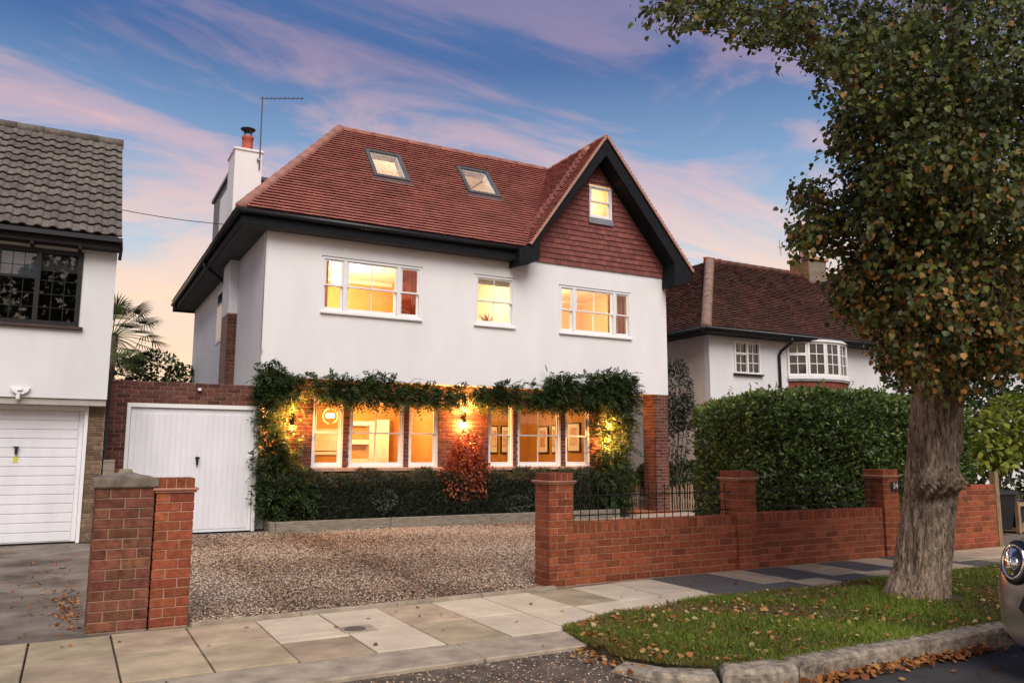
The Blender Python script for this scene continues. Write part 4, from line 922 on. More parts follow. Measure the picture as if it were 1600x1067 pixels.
# ================================================================== house on the left
lh = root('pantiled_house', 'neighbouring white house with grey pantiled roof and dark framed window', 'house', (-3, 14.2, 0))
YN = 14.22; m_dark = mat('dark_stained_frame', (.014, .013, .014), .4, 9, .2)
mb = MB(); wall_holes(mb, -9, .462, 2.222, 4.80, [(-2.28, -.012, 3.345, 4.545)], YN, YN+.2); mb.build('front_wall', m_render2, lh)
mb = MB(); mb.box(.262, .462, YN+.202, 22, 2.222, 4.8); mb.box(.262, .462, YN+.502, 22, 0, 2.22); mb.build('side_wall', m_render2, lh); MB().box(-9, .26, 21.8, 22, 0, 4.8).build('back_wall', m_render2, lh)
mb = MB(); mb.prism([(.462, 14.0, 4.62), (.462, 17.0, 7.30), (.462, 20, 4.62)], (-.2, 0, 0)); mb.build('gable_wall', m_render2, lh)
MB().box(-9, .455, YN+.03, YN+.4, 2.12, 2.218).build('lintel_board', mat('grey_board', (.40, .37, .32), .7, 6, .1), lh)
bp_ = MB().box(.232, .462, YN+.25, YN+.5, 0, 2.118).build('brick_jamb', m_mortar, lh)
brick_face(bp_, .225, .470, YN+.242, 0, 2.115, m_brickbrown, depth=.06)
MB().box(.475, .525, YN+.3, YN+.9, 0, 2.7).build('shadow_gap_strip', m_black, lh)  # black strip standing in for the shaded gap between house and garage
# window
w = MB(); X0w, X1w, Z0w, Z1w = -2.28, -.012, 3.345, 4.545; f = .07
w.box(X0w, X1w, YN-.02, YN+.1, Z1w-f, Z1w); w.box(X0w, X1w, YN-.02, YN+.1, Z0w, Z0w+f); w.box(X0w, X0w+f, YN-.02, YN+.1, Z0w+f, Z1w-f); w.box(X1w-f, X1w, YN-.02, YN+.1, Z0w+f, Z1w-f)
mull = [pY(58, 450, YN).x, pY(13, 450, YN).x-.05, -1.6]
ml = [-.62, -1.16, -1.72]
for x in ml: w.box(x-.035, x+.035, YN-.015, YN+.1, Z0w+f, Z1w-f)
win = w.build('window', m_dark, lh)
cols_ = [(ml[0]+.035, X1w-f), (ml[1]+.035, ml[0]-.035), (ml[2]+.035, ml[1]-.035), (X0w+f, ml[2]-.035)]
m_pane_d = mat('dark_reflecting_pane', (.02, .022, .024), .04, 3, .2, spec=.9)
for i, (a, b) in enumerate(cols_):
    if i in (1, 3): MB().box(a+.001, b-.001, YN+.0, YN+.06, 4.06, 4.10).build('transom', m_dark, win)
    nz = 5; nx = 3
    for p in range(nx):
        for q in range(nz):
            xa, xb = a+(b-a)*p/nx, a+(b-a)*(p+1)/nx; za, zb = Z0w+f+(Z1w-Z0w-2*f)*q/nz, Z0w+f+(Z1w-Z0w-2*f)*(q+1)/nz
            o = MB().quad((xa+.005, YN+.04, za+.005), (xb-.005, YN+.04, za+.005), (xb-.005, YN+.04, zb-.005), (xa+.005, YN+.04, zb-.005)).build('pane', m_glassdark, win); 
    mb = MB()
    for p in range(1, nx): x = a+(b-a)*p/nx; mb.box(x-.005, x+.005, YN+.032, YN+.05, Z0w+f, Z1w-f)
    for q in range(1, nz): z = Z0w+f+(Z1w-Z0w-2*f)*q/nz; mb.box(a, b, YN+.033, YN+.049, z-.005, z+.005)
    mb.build('lead_cames', m_dark, win)
MB().cbox(X0w-.06, X1w+.06, YN-.07, YN+.02, Z0w-.05, Z0w-.001, .008).build('sill', mat('brown_sill', (.06, .035, .028), .6, 8, .2), win)
rm = MB(); rm.box(-4, .2, 16.5, 16.52, 2.8, 4.7); rm.box(-4, .2, YN+.21, 16.5, 2.78, 2.8); rm.box(-4, .2, YN+.21, 16.5, 4.70, 4.72); rm.build('dark_room', mat('dim_room', (.12, .11, .10), .9, 2, .2), lh)
for i, (a, b) in enumerate(cols_): MB().box(a, b, YN+.13, YN+.16, 4.22, 4.47).build('window_blind', mat('blind_beige', (.50, .45, .38), .9, 8, .05), win) if i in (0, 2) else MB().box(a, b, YN+.13, YN+.16, 4.1, 4.47).build('window_blind', mat('blind_white', (.75, .77, .82), .9, 8, .05), win)
# roof with individual pantiles
E0 = Vector((0, 13.92, 4.80)); RG = Vector((0, 17.0, 7.42)); sl2 = (RG-E0).length; S2 = (RG-E0)/sl2; N2 = Vector((0, -S2.z, S2.y))
mb = MB(); mb.quad((-9, E0.y, E0.z), (.50, E0.y, E0.z), (.50, RG.y, RG.z), (-9, RG.y, RG.z)); mb.quad((-9, RG.y, RG.z), (.5, RG.y, RG.z), (.5, 20.1, 4.8), (-9, 20.1, 4.8))
m_pan = mat('grey_pantile', (.145, .125, .105), .9, 26, .45, bump=.35, bscale=90, rand=.22, detail=9); lr = mb.build('roof', m_pan, lh)
tw, tg = .205, sl2/13.5; ns = 8; vs = []; fs = []
for e in range(2):
    for i in range(ns+1):
        u = i/ns; h = .032*max(0, math.sin(math.pi*min(u/.62, 1)))**.8 + .004
        if u > .62: h = .004
        for lay in (0, 1): vs.append(Vector((u*tw, 0, 0)) + S2*((tg+.05)*e) + N2*(h + (.044 if e == 0 else .0) - lay*.016))
idx = lambda e, i, lay: (e*(ns+1)+i)*2+lay
for i in range(ns):
    fs += [(idx(0,i,0), idx(0,i+1,0), idx(1,i+1,0), idx(1,i,0)), (idx(0,i,1), idx(0,i+1,1), idx(0,i+1,0), idx(0,i,0))]
fs += [(idx(0,ns,1), idx(1,ns,1), idx(1,ns,0), idx(0,ns,0))]
pme = MB().add(vs, fs).mesh('roof_tile', m_pan, False)
far = MB()
for r_ in range(14):
    for c_ in range(46):
        x = .50-tw*(c_+1); p = Vector((x, 0, 0))+E0+S2*(tg*r_-.04)
        if r_ >= 13: continue
        if c_ < 20:
            o = bpy.data.objects.new('roof_tile', pme); place(o, lr, p+N2*random.uniform(0, .006)); o.rotation_euler = (0, random.uniform(-.008, .008), random.uniform(-.006, .006))
        else: far.add([v+p for v in vs], fs)
far.build('roof_tiles', m_pan, lr, kind='stuff')
for k in range(18): MB().tube([(.52-.45*k, 17, 7.42), (.52-.45*(k+1.04), 17, 7.42)], [.10, .094], 10).build('ridge_tile', m_pan, lr, True)
MB().box(-9, .51, 13.86, 13.96, 4.70, 4.77).build('gutter', m_black, lh); MB().box(-9, .49, 13.965, YN-.003, 4.60, 4.76).build('soffit', mat('dark_eaves', (.02, .018, .017), .7, 6, .2), lh)
MB().tube([(.49, 13.92, 4.72), (.505, 14.05, 4.62), (.5, YN+.0, 4.5)], .03, 6).build('gutter_end', m_black, lh)
for x in (-.1, -.75, -1.4, -2.05): MB().box(x, x+.05, 13.97, YN-.004, 4.55, 4.599).build('rafter_foot', mat('dark_eaves', 0), lh)
# garage door with horizontal panels
gd2 = MB().box(-2.2, .168, YN+.33, YN+.36, .02, 2.05).build('garage_door', m_gd, lh)
zc = .03
for k in range(14):
    z1 = .03+(2.03-.03)*(k+1)/14; MB().cbox(-2.2, .10, YN+.318, YN+.331, zc+.006, z1-.006, .004).build('panel', m_gd, gd2); zc = z1
MB().box(.11, .168, YN+.315, YN+.331, .02, 2.05).build('stile', m_gd, gd2)
mb = MB(); mb.box(.172, .224, YN+.22, YN+.37, 0, 2.118); mb.build('door_frame', m_white, lh); MB().box(-2.2, .17, YN+.23, YN+.37, 2.052, 2.117).build('door_frame', m_white, lh)
p = pY(25, 703, YN+.3); mb = MB(); mb.box(p.x-.015, p.x+.02, YN+.27, YN+.315, p.z-.06, p.z+.05); mb.box(p.x-.04, p.x+.04, YN+.265, YN+.28, p.z+.03, p.z+.055); mb.build('door_handle', m_black, gd2)
MB().box(p.x-.03, p.x+.03, YN+.313, YN+.3165, p.z-.19, p.z-.09).build('yellow_sticker', mat('sticker_yellow', (.62, .60, .06), .6, 9, .1), gd2)
fl = root('floodlight', 'white crescent security floodlight under the neighbouring white wall', 'light', (-.72, YN, 2.3))
mb = MB(); vs = []
mb.prism([(-.72-.13, YN-.06, 2.36), (-.72-.1, YN-.06, 2.30), (-.72-.04, YN-.06, 2.265), (-.72+.04, YN-.06, 2.265), (-.72+.1, YN-.06, 2.30), (-.72+.13, YN-.06, 2.36), (-.72+.05, YN-.06, 2.325), (-.72-.05, YN-.06, 2.325)], (0, .06, 0)); mb.build('reflector', m_white, fl)
MB().lathe((-.72, YN-.04, 2.34), [(.001, .035), (.035, .02), (.045, -.01), (.045, -.03)], 12).build('dome', m_white, fl, True); MB().lathe((-.74, YN-.035, 2.2), [(.02, -.02), (.03, .0), (.03, .05), (.02, .065)], 10).build('sensor', m_white, fl)

# ================================================================== house on the right
rh = root('hipped_house', 'neighbouring white house with brown hipped roof and curved bay window', 'house', (18, 17, 0)); YR = 17.0
m_brown = mat('brown_roof_tile', (.085, .048, .038), .85, 1.3, .3, second=(.17, .066, .042), bump=.3, bscale=30, detail=10)
RW = [(16.60, 17.62, 3.69, 4.63), (23.6, 24.9, 3.75, 4.65)]
mb = MB(); wall_holes(mb, 15.66, 32, 0, 4.86, RW, YR, YR+.2); mb.build('front_wall', m_render2, rh)
MB().box(15.66, 15.86, YR+.202, 26, 0, 4.86).build('side_wall', mat('cream_render', (.66, .58, .50), .9, 1.2, .1, bump=.2, bscale=80), rh)
def small_window(x0, x1, z0, z1, y, cols, rows, parent, splits=None):
    mb = MB(); f = .05; mb.box(x0, x1, y-.03, y+.08, z1-f, z1); mb.box(x0, x1, y-.03, y+.08, z0, z0+f); mb.box(x0, x0+f, y-.03, y+.08, z0+f, z1-f); mb.box(x1-f, x1, y-.03, y+.08, z0+f, z1-f)
    xm = (x0+x1)/2; mb.box(xm-.03, xm+.03, y-.028, y+.08, z0+f, z1-f); zt = z0+(z1-z0)*.62; mb.box(x0+f, xm-.03, y-.027, y+.07, zt-.025, zt+.025)
    wn_ = mb.build('window', m_white, parent)
    for (a, b, c, d, nx, nz) in ((x0+f, xm-.03, z0+f, zt-.025, 2, 2), (x0+f, xm-.03, zt+.025, z1-f, 2, 1), (xm+.03, x1-f, z0+f, z1-f, 2, 3)):
        for p in range(nx):
            for q in range(nz):
                xa, xb = a+(b-a)*p/nx, a+(b-a)*(p+1)/nx; za, zb = c+(d-c)*q/nz, c+(d-c)*(q+1)/nz
                MB().quad((xa+.011, y+.03, za+.011), (xb-.011, y+.03, za+.011), (xb-.011, y+.03, zb-.011), (xa+.011, y+.03, zb-.011)).build('pane', m_pane_d, wn_)
        m2 = MB()
        for p in range(1, nx): x = a+(b-a)*p/nx; m2.box(x-.011, x+.011, y+.015, y+.04, c, d)
        for q in range(1, nz): z = c+(d-c)*q/nz; m2.box(a, b, y+.016, y+.039, z-.011, z+.011)
        m2.build('glazing_bar', m_white, wn_)
    MB().box(x0-.06, x1+.06, y-.09, y, z0-.05, z0-.002).build('sill', m_dark, wn_); return wn_
for q in RW: small_window(*q, YR, 2, 3, rh)
# curved bay on the first floor
bx0, bx1, bz0, bz1 = 18.75, 21.4, 3.72, 4.74; nb_ = 5; bc = (bx0+bx1)/2; Rb = 1.9; hw = (bx1-bx0)/2; th0 = math.asin(hw/Rb); yc = YR+Rb*math.cos(th0)
bay = None; ptsb = [(bc+Rb*math.sin(t), yc-Rb*math.cos(t)) for t in np.linspace(-th0, th0, nb_+1)]
mb = MB(); mb.prism([(x, y, 2.9) for x, y in ptsb], (0, 0, bz0-2.9-.16)); bay = mb.build('bay', mat('red_hung_tile', (.20, .05, .035), .8, 16, .3, bump=.3), rh)
MB().prism([(bc+(x-bc)*1.03, y-.05, bz0-.16) for x, y in ptsb], (0, 0, .05)).build('scalloped_trim', mat('grey_trim', (.30, .28, .28), .7, 30, .3), bay)
MB().prism([(bc+(x-bc)*1.04, y-.07, bz0-.10) for x, y in ptsb], (0, 0, .10)).build('sill', m_white, bay)
MB().prism([(bc+(x-bc)*1.05, y-.10, bz1+.002) for x, y in ptsb], (0, 0, .07)).build('bay_head', m_white, bay)
for i in range(nb_):
    (xa, ya), (xb, yb) = ptsb[i], ptsb[i+1]; A_ = Vector((xa, ya, 0)); B_ = Vector((xb, yb, 0)); u = (B_-A_); Lw = u.length; u.normalize(); nn_ = Vector((u.y, -u.x, 0))
    Q = lambda s, z, d=0: A_+u*s+nn_*d+Vector((0, 0, z)); f = .06; m2 = MB()
    for s0, s1, z0, z1 in ((0, Lw, bz0, bz0+f), (0, Lw, bz1-f, bz1), (0, f, bz0+f, bz1-f), (Lw-f, Lw, bz0+f, bz1-f)): m2.prism([Q(s0, z0), Q(s1, z0), Q(s1, z1), Q(s0, z1)], nn_*.05)
    lt = (i == 0); zt = bz0+(bz1-bz0)*.63
    if lt: m2.prism([Q(f, zt-.04), Q(Lw-f, zt-.04), Q(Lw-f, zt+.04), Q(f, zt+.04)], nn_*.06)
    wf = m2.build('window', m_white, bay); nz = 3; m3 = MB(); m3.prism([Q(Lw/2-.012, bz0+f), Q(Lw/2+.012, bz0+f), Q(Lw/2+.012, bz1-f), Q(Lw/2-.012, bz1-f)], nn_*.035)
    for q in range(nz):
        za, zb = bz0+f+(bz1-bz0-2*f)*q/nz, bz0+f+(bz1-bz0-2*f)*(q+1)/nz
        if q: m3.prism([Q(f, za-.012), Q(Lw-f, za-.012), Q(Lw-f, za+.012), Q(f, za+.012)], nn_*.034)
        for s0, s1 in ((f, Lw/2-.012), (Lw/2+.012, Lw-f)): MB().quad(Q(s0, za+.012, .015), Q(s1, za+.012, .015), Q(s1, zb-.012, .015), Q(s0, zb-.012, .015)).build('pane', m_pane_d, wf)
    m3.build('glazing_bar', m_white, wf)
# roof
ex, ey, ez = 15.15, 16.55, 4.84; d_ = 3.05; rz = 7.72
mb = MB(); mb.quad((ex, ey, ez), (34, ey, ez), (34, ey+d_, rz), (ex+d_, ey+d_, rz)); mb.quad((ex, 27, ez), (ex, ey, ez), (ex+d_, ey+d_, rz), (ex+d_, 24, rz)); mb.quad((ex+d_, ey+d_, rz), (34, ey+d_, rz), (34, 24, rz), (ex+d_, 24, rz))
rr = mb.build('roof', m_brown, rh); s_l = math.hypot(d_, rz-ez); c2, s2_ = d_/s_l, (rz-ez)/s_l
mb = MB(); tiles(mb, (0, ey, ez), (1, 0, 0), (0, c2, s2_), (0, -s2_, c2), lambda s: [(ex+s*c2, 27)], s_l-.02, .10, .17, jit=.007); mb.build('roof_tiles', m_brown, rr, kind='stuff')
mb = MB(); tiles(mb, (ex, 0, ez), (0, 1, 0), (c2, 0, s2_), (-s2_, 0, c2), lambda s: [(ey+s*c2, 26)], s_l-.02, .10, .17, jit=.007); mb.build('roof_tiles', m_brown, rr, kind='stuff')
m_hip = mat('weathered_hip', (.26, .17, .13), .9, 6, .35, bump=.3)
ridge_run((ex, ey, ez+.02), (ex+d_, ey+d_, rz), 11, rr, .15, m_hip); ridge_run((ex+d_, ey+d_, rz), (30, ey+d_, rz), 30, rr, .11, m_brown)
mb = MB(); mb.box(ex, 34, ey-.02, YR-.002, ez-.10, ez-.04); mb.box(ex, 15.658, YR, 26.8, ez-.10, ez-.04); mb.build('soffit', mat('dark_eaves', 0), rh)
mb = MB(); mb.tube([(ex-.03, ey-.04, ez), (34, ey-.04, ez)], .06, 8); mb.build('gutter', m_black, rh, True); MB().tube([(ex-.04, ey-.04, ez), (ex-.04, 26.8, ez)], .06, 8).build('gutter', m_black, rh, True)
MB().tube([(18.45, ey-.04, ez-.03), (18.45, ey-.02, ez-.18), (18.38, YR-.1, ez-.42), (18.36, YR-.05, ez-.55), (18.36, YR-.05, 0)], .045, 8).build('downpipe', m_black, rh, True)
# chimney: brick pieces on the sunlit flank, shade put into the front's grey colour
m_yb = mat('yellow_stock_brick', (.32, .18, .085), .9, 18, .3, bump=.3, rand=.3)
ck = MB().box(22.456, 23.35, 19.2, 20.05, 6.3, 8.22).build('chimney', mat('grey_stack_shade', (.20, .165, .12), .9, 4, .25, bump=.3), rh)
MB().cbox(22.38, 23.42, 19.13, 20.12, 8.221, 8.34, .01).build('chimney_head', m_yb, ck)
brick_face(ck, 19.2, 20.05, 22.45, 6.6, 8.22, m_yb, depth=.05, hc=.08, face='x')
for x in (22.6, 22.9, 23.2): MB().lathe((x, 19.6, 8.34), [(.13, 0), (.11, .04), (.10, .22), (.12, .25), (.10, .25)], 14).build('chimney_pot', m_terracotta, ck, True)
ck2 = MB().box(20.6, 21.5, 22.2, 22.8, 7.6, 8.45).build('chimney', m_yb, rh)
for x in (20.72, 21.02, 21.35): MB().lathe((x, 22.5, 8.45), [(.12, 0), (.10, .3), (.12, .33)], 12).build('chimney_pot', m_terracotta, ck2, True)
an = root('tv_aerial', 'long comb aerial above the yellow brick chimney beside the street tree', 'aerial', (21.9, 19.2, 8.3))
MB().tube([(21.95, 19.1, 8.0), (21.95, 19.1, 8.72)], .02, 6).build('mast', m_galv, an); a0, a1 = Vector((20.95, 19.1, 8.42)), Vector((23.3, 19.1, 8.98)); MB().tube([a0, a1], .014, 6).build('boom', m_galv, an)
for k in range(16): q = a0.lerp(a1, k/15); MB().tube([q-Vector((.0, .1, .06)), q+Vector((.0, .1, .06))], .008, 5).build('element', m_galv, an)
MB().tube([a0+Vector((.0, 0, .28)), a0, a0+Vector((.05, 0, -.28))], .012, 5).build('reflector', m_galv, an)
# pale outbuilding with a glazed lean-to roof, beyond
cs = root('lean_to', 'white lean-to with a pale ribbed glass roof behind the yellow shrub', 'building', (33.5, 20, 0))
MB().box(31.8, 37, 20.5, 24, 0, 3.2).build('wall', m_render2, cs); MB().prism([(32.2, 19.2, 3.3), (37, 19.2, 3.3), (36, 21.2, 4.1), (32.0, 21.2, 4.1)], (0, 0, .05)).build('glass_roof', mat('grey_glass_roof', (.30, .32, .36), .25, 4, .1), cs)
for k in range(7): MB().bar((32.2+k*.8, 19.2, 3.37), (32.0+k*.67, 21.2, 4.17), .05, .05).build('roof_bar', m_white, cs)
MB().box(31.9, 37, 19.25, 19.35, 3.05, 3.29).build('gutter', m_black, cs)
MB().box(31.8, 40, 21.25, 26, 3.2, 7).build('upper_wall', m_render2, cs)
# ================================================================== plants
GREEN = [(0, (.012, .020, .008)), (.35, (.028, .048, .014)), (.7, (.05, .085, .022)), (1, (.10, .14, .035))]
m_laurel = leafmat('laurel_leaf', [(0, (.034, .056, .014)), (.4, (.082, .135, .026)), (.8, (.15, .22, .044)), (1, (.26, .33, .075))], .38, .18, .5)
m_wist = leafmat('wisteria_leaf', [(0, (.022, .040, .014)), (.4, (.045, .080, .022)), (.8, (.085, .125, .030)), (1, (.16, .17, .045))], .5, .4)
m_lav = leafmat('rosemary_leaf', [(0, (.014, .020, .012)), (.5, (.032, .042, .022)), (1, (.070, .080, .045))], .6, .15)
m_acer = leafmat('red_leaf', [(0, (.13, .024, .014)), (.5, (.32, .062, .028)), (1, (.52, .17, .06))], .5, .4)
m_dkleaf = leafmat('dark_leaf', GREEN, .5, .25)
m_yleaf = leafmat('yellow_green_leaf', [(0, (.07, .10, .015)), (.5, (.20, .26, .03)), (1, (.38, .38, .05))], .5, .35)
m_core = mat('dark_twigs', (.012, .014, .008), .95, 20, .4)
m_stem = mat('woody_stem', (.10, .07, .05), .9, 20, .3, bump=.4)
def ell(c, r, n, shell=.55):
    d = rdir(n); q = shell+(1-shell)*rng.uniform(0, 1, n)**.5; return np.array(c)+d*np.array(r)*q[:, None], d
def bush(name, label, cat, blobs, tpl, s0, s1, m, base, droop=0., tlo=0, thi=1, stems=4, group=None, wid=1.):
    r = root(name, label, cat, base, group); Ps, Ds, Nn = [], [], []
    for c, rad, n in blobs:
        p, d = ell(c, rad, n); Ps.append(p); Ds.append(norm(d+.8*rdir(n)+np.array([0, 0, -droop]))); Nn.append(d+.6*rdir(n)+np.array([0, 0, .6]))
    P = np.concatenate(Ps); D = np.concatenate(Ds); NN = np.concatenate(Nn); n = len(P); S = rng.uniform(s0, s1, n); S = np.stack([S, S*wid, S], 1)
    scatter('foliage', tpl, P, D, NN, S, rng.uniform(tlo, thi, n), m, r)
    for k in range(stems):
        c, rad, _ = blobs[k % len(blobs)]; b = Vector(base)+Vector((random.uniform(-.08, .08), random.uniform(-.05, .05), 0)); t = Vector(c)+Vector([random.uniform(-.5, .5)*q for q in rad])
        MB().tube([b, b.lerp(t, .5)+Vector((random.uniform(-.08, .08), random.uniform(-.08, .08), .05)), t], [.022, .015, .006], 6).build('stem', m_stem, r, True)
    return r
# ---- wisteria across the front
wr = root('wisteria', 'leafy climbing wisteria trained across the front of the white house', 'climber', (3.4, 15.2, 0))
def rach(n, fx, fz, fy=(15.0, 15.42), dens=None):
    return np.stack([rng.uniform(*fx, n), rng.uniform(*fy, n), rng.uniform(*fz, n)], 1)
MUL = 2.1
_r = rach
def rach(n, *a): return _r(int(n*MUL), *a)
B = [rach(640, (3.0, 3.78), (.45, 2.85)), rach(120, (2.96, 3.4), (2.4, 3.0), (14.98, 15.25)), rach(260, (2.98, 4.6), (2.42, 2.86)), rach(560, (4.2, 7.0), (2.40, 2.74)), rach(560, (6.8, 9.6), (2.42, 2.74)), rach(500, (9.2, 11.3), (2.40, 2.92)),
     rach(420, (10.1, 11.5), (2.5, 3.25), (14.9, 15.24)), rach(130, (9.2, 10.0), (2.7, 3.15), (15.0, 15.24)), rach(540, (10.55, 11.4), (.7, 2.4), (15.0, 15.45)), rach(120, (11.2, 11.62), (2.05, 3.1), (15.0, 15.3)), rach(60, (7.8, 8.8), (2.65, 2.9), (15.05, 15.22)), rach(220, (3.2, 4.0), (.2, .95), (14.85, 15.2)), rach(260, (10.3, 11.2), (.1, .95), (14.75, 15.2)), rach(60, (4.9, 5.6), (2.68, 2.93), (15.05, 15.22))]
O_ = np.concatenate(B); n = len(O_)
# uneven outline: drop some where a slow wave is low
wv = np.sin(O_[:, 0]*4.1+1)+np.sin(O_[:, 0]*9.3+O_[:, 2]*5)*.6+np.cos(O_[:, 2]*6.)*.3
O_ = O_[(wv+rng.uniform(-1, 2.4, n)) > -.3]
for lx, ly, lz in ((3.62, YL-.375, 2.02), (10.84, YL-.375, 1.85), (7.325, YL-.1, 2.15)):
    dd_ = (O_-np.array([lx, ly, lz-.04]))/np.array([.23, .20, .40]); O_ = O_[(dd_**2).sum(1) > 1]
n = len(O_)
rd_ = norm(np.stack([rng.normal(size=n)*.8, -np.abs(rng.normal(size=n))*.8-.1, rng.normal(size=n)*.6-.1], 1)); ln = rng.uniform(.14, .26, n)
Ps, Ds, Ns, Ts, Ss = [], [], [], [], []
tone = rng.uniform(.1, .8, n); side = norm(np.cross(rd_, np.array([0, 0, 1.])+.4*rng.normal(size=(n, 3)))); nrm_ = np.cross(side, rd_)
for k in range(5):
    f = .25+.75*k/4; p = O_+rd_*(ln*f)[:, None]+np.array([0, 0, -1.])*(ln*f*f*.3)[:, None]
    for sg in (1, -1):
        if k == 4 and sg == -1: continue
        Ps.append(p); Ds.append(rd_*.7+side*sg*(.9 if k < 4 else 0)+np.array([0, 0, -.25])); Ns.append(nrm_+.3*rng.normal(size=(n, 3))); Ts.append(np.clip(tone+rng.normal(size=n)*.14, 0, 1)); s_ = rng.uniform(.055, .085, n); Ss.append(np.stack([s_, s_*.62, s_], 1))
scatter('foliage', 'leaf', np.concatenate(Ps), np.concatenate(Ds), np.concatenate(Ns), np.concatenate(Ss), np.concatenate(Ts), m_wist, wr)
for pts in ([(3.45, 15.35, 0), (3.4, 15.3, .8), (3.55, 15.4, 1.6), (3.5, 15.35, 2.4), (4.2, 15.35, 2.6), (5.6, 15.36, 2.56), (7.2, 15.35, 2.6)], [(11.0, 15.35, 0), (10.95, 15.3, .9), (11.05, 15.4, 1.8), (10.9, 15.35, 2.5), (9.8, 15.35, 2.62), (8.4, 15.35, 2.57), (7.2, 15.36, 2.6)]): MB().tube(pts, [.035, .03, .028, .025, .02, .014, .008], 7).build('stem', m_stem, wr, True)
for x, z, dx, dz in ((5.1, 2.8, .12, .22), (6.9, 2.75, .22, .1), (8.45, 2.8, .1, .18), (5.9, 2.78, .25, .1), (8.85, 2.8, .2, .06)): MB().tube([(x, 15.15, z), (x+dx*.5, 15.1, z+dz), (x+dx, 15.08, z+dz*1.05), (x+dx*1.3, 15.06, z+dz*.8)], [.006, .005, .004, .002], 5).build('tendril', m_stem, wr)
# ---- low hedge in the timber-edged bed
hb = root('border_hedge', 'dark rosemary-like low hedge growing in the timber-edged bed', 'hedge', (7, 15.1, 0))
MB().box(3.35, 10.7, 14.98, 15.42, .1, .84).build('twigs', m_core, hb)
n = 30000; x = rng.uniform(3.3, 10.85, n); top = .97+.05*np.sin(x*5.2)+.05*np.sin(x*11+2)+.04*np.sin(x*23)
t = rng.uniform(0, 1, n); front = rng.uniform(0, 1, n) < .62
y = np.where(front, 14.86+.10*rng.uniform(0, 1, n)+.05*np.sin(x*7), rng.uniform(14.9, 15.5, n)); z = np.where(front, .16+(top-.16)*t, top-.14*rng.uniform(0, 1, n)**2)
P = np.stack([x, y, z], 1); D = np.stack([rng.normal(size=n)*.55, -.35*front+rng.normal(size=n)*.35, .75+rng.normal(size=n)*.35], 1)
S = np.stack([rng.uniform(.05, .11, n), rng.uniform(.09, .16, n), np.full(n, .1)], 1)
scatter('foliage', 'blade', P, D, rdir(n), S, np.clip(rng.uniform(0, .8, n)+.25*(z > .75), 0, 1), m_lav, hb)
bush('silver_shrub', 'pale grey-green lavender tuft at the front of the timber-edged bed', 'shrub', [((5.35, 14.86, .5), (.25, .14, .22), 500)], 'leaf', .04, .07, leafmat('silver_leaf', [(0, (.05, .06, .05)), (1, (.14, .16, .12))]), (5.35, 14.95, .1), 0, wid=.5, stems=2)
bush('silver_shrub', 'low spreading grey-green tuft in the bed between the red maple and the porch', 'shrub', [((8.3, 14.86, .35), (.35, .12, .18), 400)], 'leaf', .04, .07, MATS['silver_leaf'], (8.3, 14.95, .1), 0, wid=.5, stems=2)
bush('red_maple', 'small red-leaved maple standing under the wall light between windows', 'shrub', [((7.2, 15.1, 1.05), (.46, .28, .6), 1400), ((6.98, 15.05, .8), (.46, .28, .45), 850), ((7.48, 15.1, .85), (.36, .26, .45), 650), ((7.25, 15.12, 1.5), (.30, .22, .38), 620)], 'leaf', .05, .09, m_acer, (7.2, 15.2, .1), .5, wid=.8, stems=6)
# timber edging of the bed
te = root('bed_edging', 'grey timber sleepers edging the planted bed by the gravel', 'edging', (7, 14.68, 0)); prev = 3.28
for b in (5.42, 7.55, 9.1, 10.75): piece('sleeper', m_timber, te, round(prev, 3), round(b-.008, 3), 14.63, 14.73, -.03, .185, c=.008); prev = b
piece('sleeper', m_timber, te, 3.18, 3.272, 14.63, 15.17, -.03, .18, c=.008)
MB().box(3.275, 10.74, 14.735, 15.53, -.02, .13).build('soil', m_earth, te)
# ---- laurel hedge
hg = root('laurel_hedge', 'tall glossy green laurel hedge behind the railings', 'hedge', (10.5, 9, 0))
HB = np.array([(8.35, 8.25), (13.4, 8.25), (13.6, 10.6), (9.35, 10.6)])
def htop(x, y): return 2.21+.025*np.sin(x*2.1)+.02*np.sin(x*5.3+y*3)+np.interp(x, [8, 9, 11, 12.3, 13.5], [-.02, .05, .17, .05, -.15])-.06*np.clip(y-8.5, 0, 3)
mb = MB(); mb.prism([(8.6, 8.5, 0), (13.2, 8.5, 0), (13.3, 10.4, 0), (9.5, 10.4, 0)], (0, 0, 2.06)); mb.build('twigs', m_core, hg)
Ps, Ds, Ns = [], [], []
def face(a, b, n, nn):
    t = rng.uniform(0, 1, n); u = rng.uniform(0, 1, n); q = a+(b-a)*t[:, None]; z = .1+(htop(q[:, 0], q[:, 1])-.1)*u
    inn = np.abs(rng.normal(size=n))*.09; bul = .035*np.sin(t*19+z*4)+.03*np.sin(z*7+t*8)
    rnd = np.where(u > .9, (u-.9)*1.6, 0)
    p = np.stack([q[:, 0], q[:, 1], z], 1)+np.array(nn)*(bul-inn-rnd)[:, None]
    Ps.append(p); Ds.append(np.array(nn)*.55+np.array([0, 0, .45])+.75*rng.normal(size=(n, 3))); Ns.append(np.array(nn)*.6+np.array([0, 0, .7])+.5*rng.normal(size=(n, 3)))
face(HB[0], HB[1], 17500, (0, -1, 0)); face(HB[3], HB[0], 8200, (-.92, -.39, 0)); face(HB[1], HB[2], 2200, (1, 0, 0))
n = 8500; x = rng.uniform(8.4, 13.5, n); y = rng.uniform(8.25, 10.6, n); ok = x > 8.35+(y-8.25)*.426; x, y = x[ok], y[ok]; n = len(x)
Ps.append(np.stack([x, y, htop(x, y)-np.abs(rng.normal(size=n))*.05+.02], 1)); Ds.append(np.array([0, -.1, .9])+.7*rng.normal(size=(n, 3))); Ns.append(np.array([0, -.5, .5])+.6*rng.normal(size=(n, 3)))
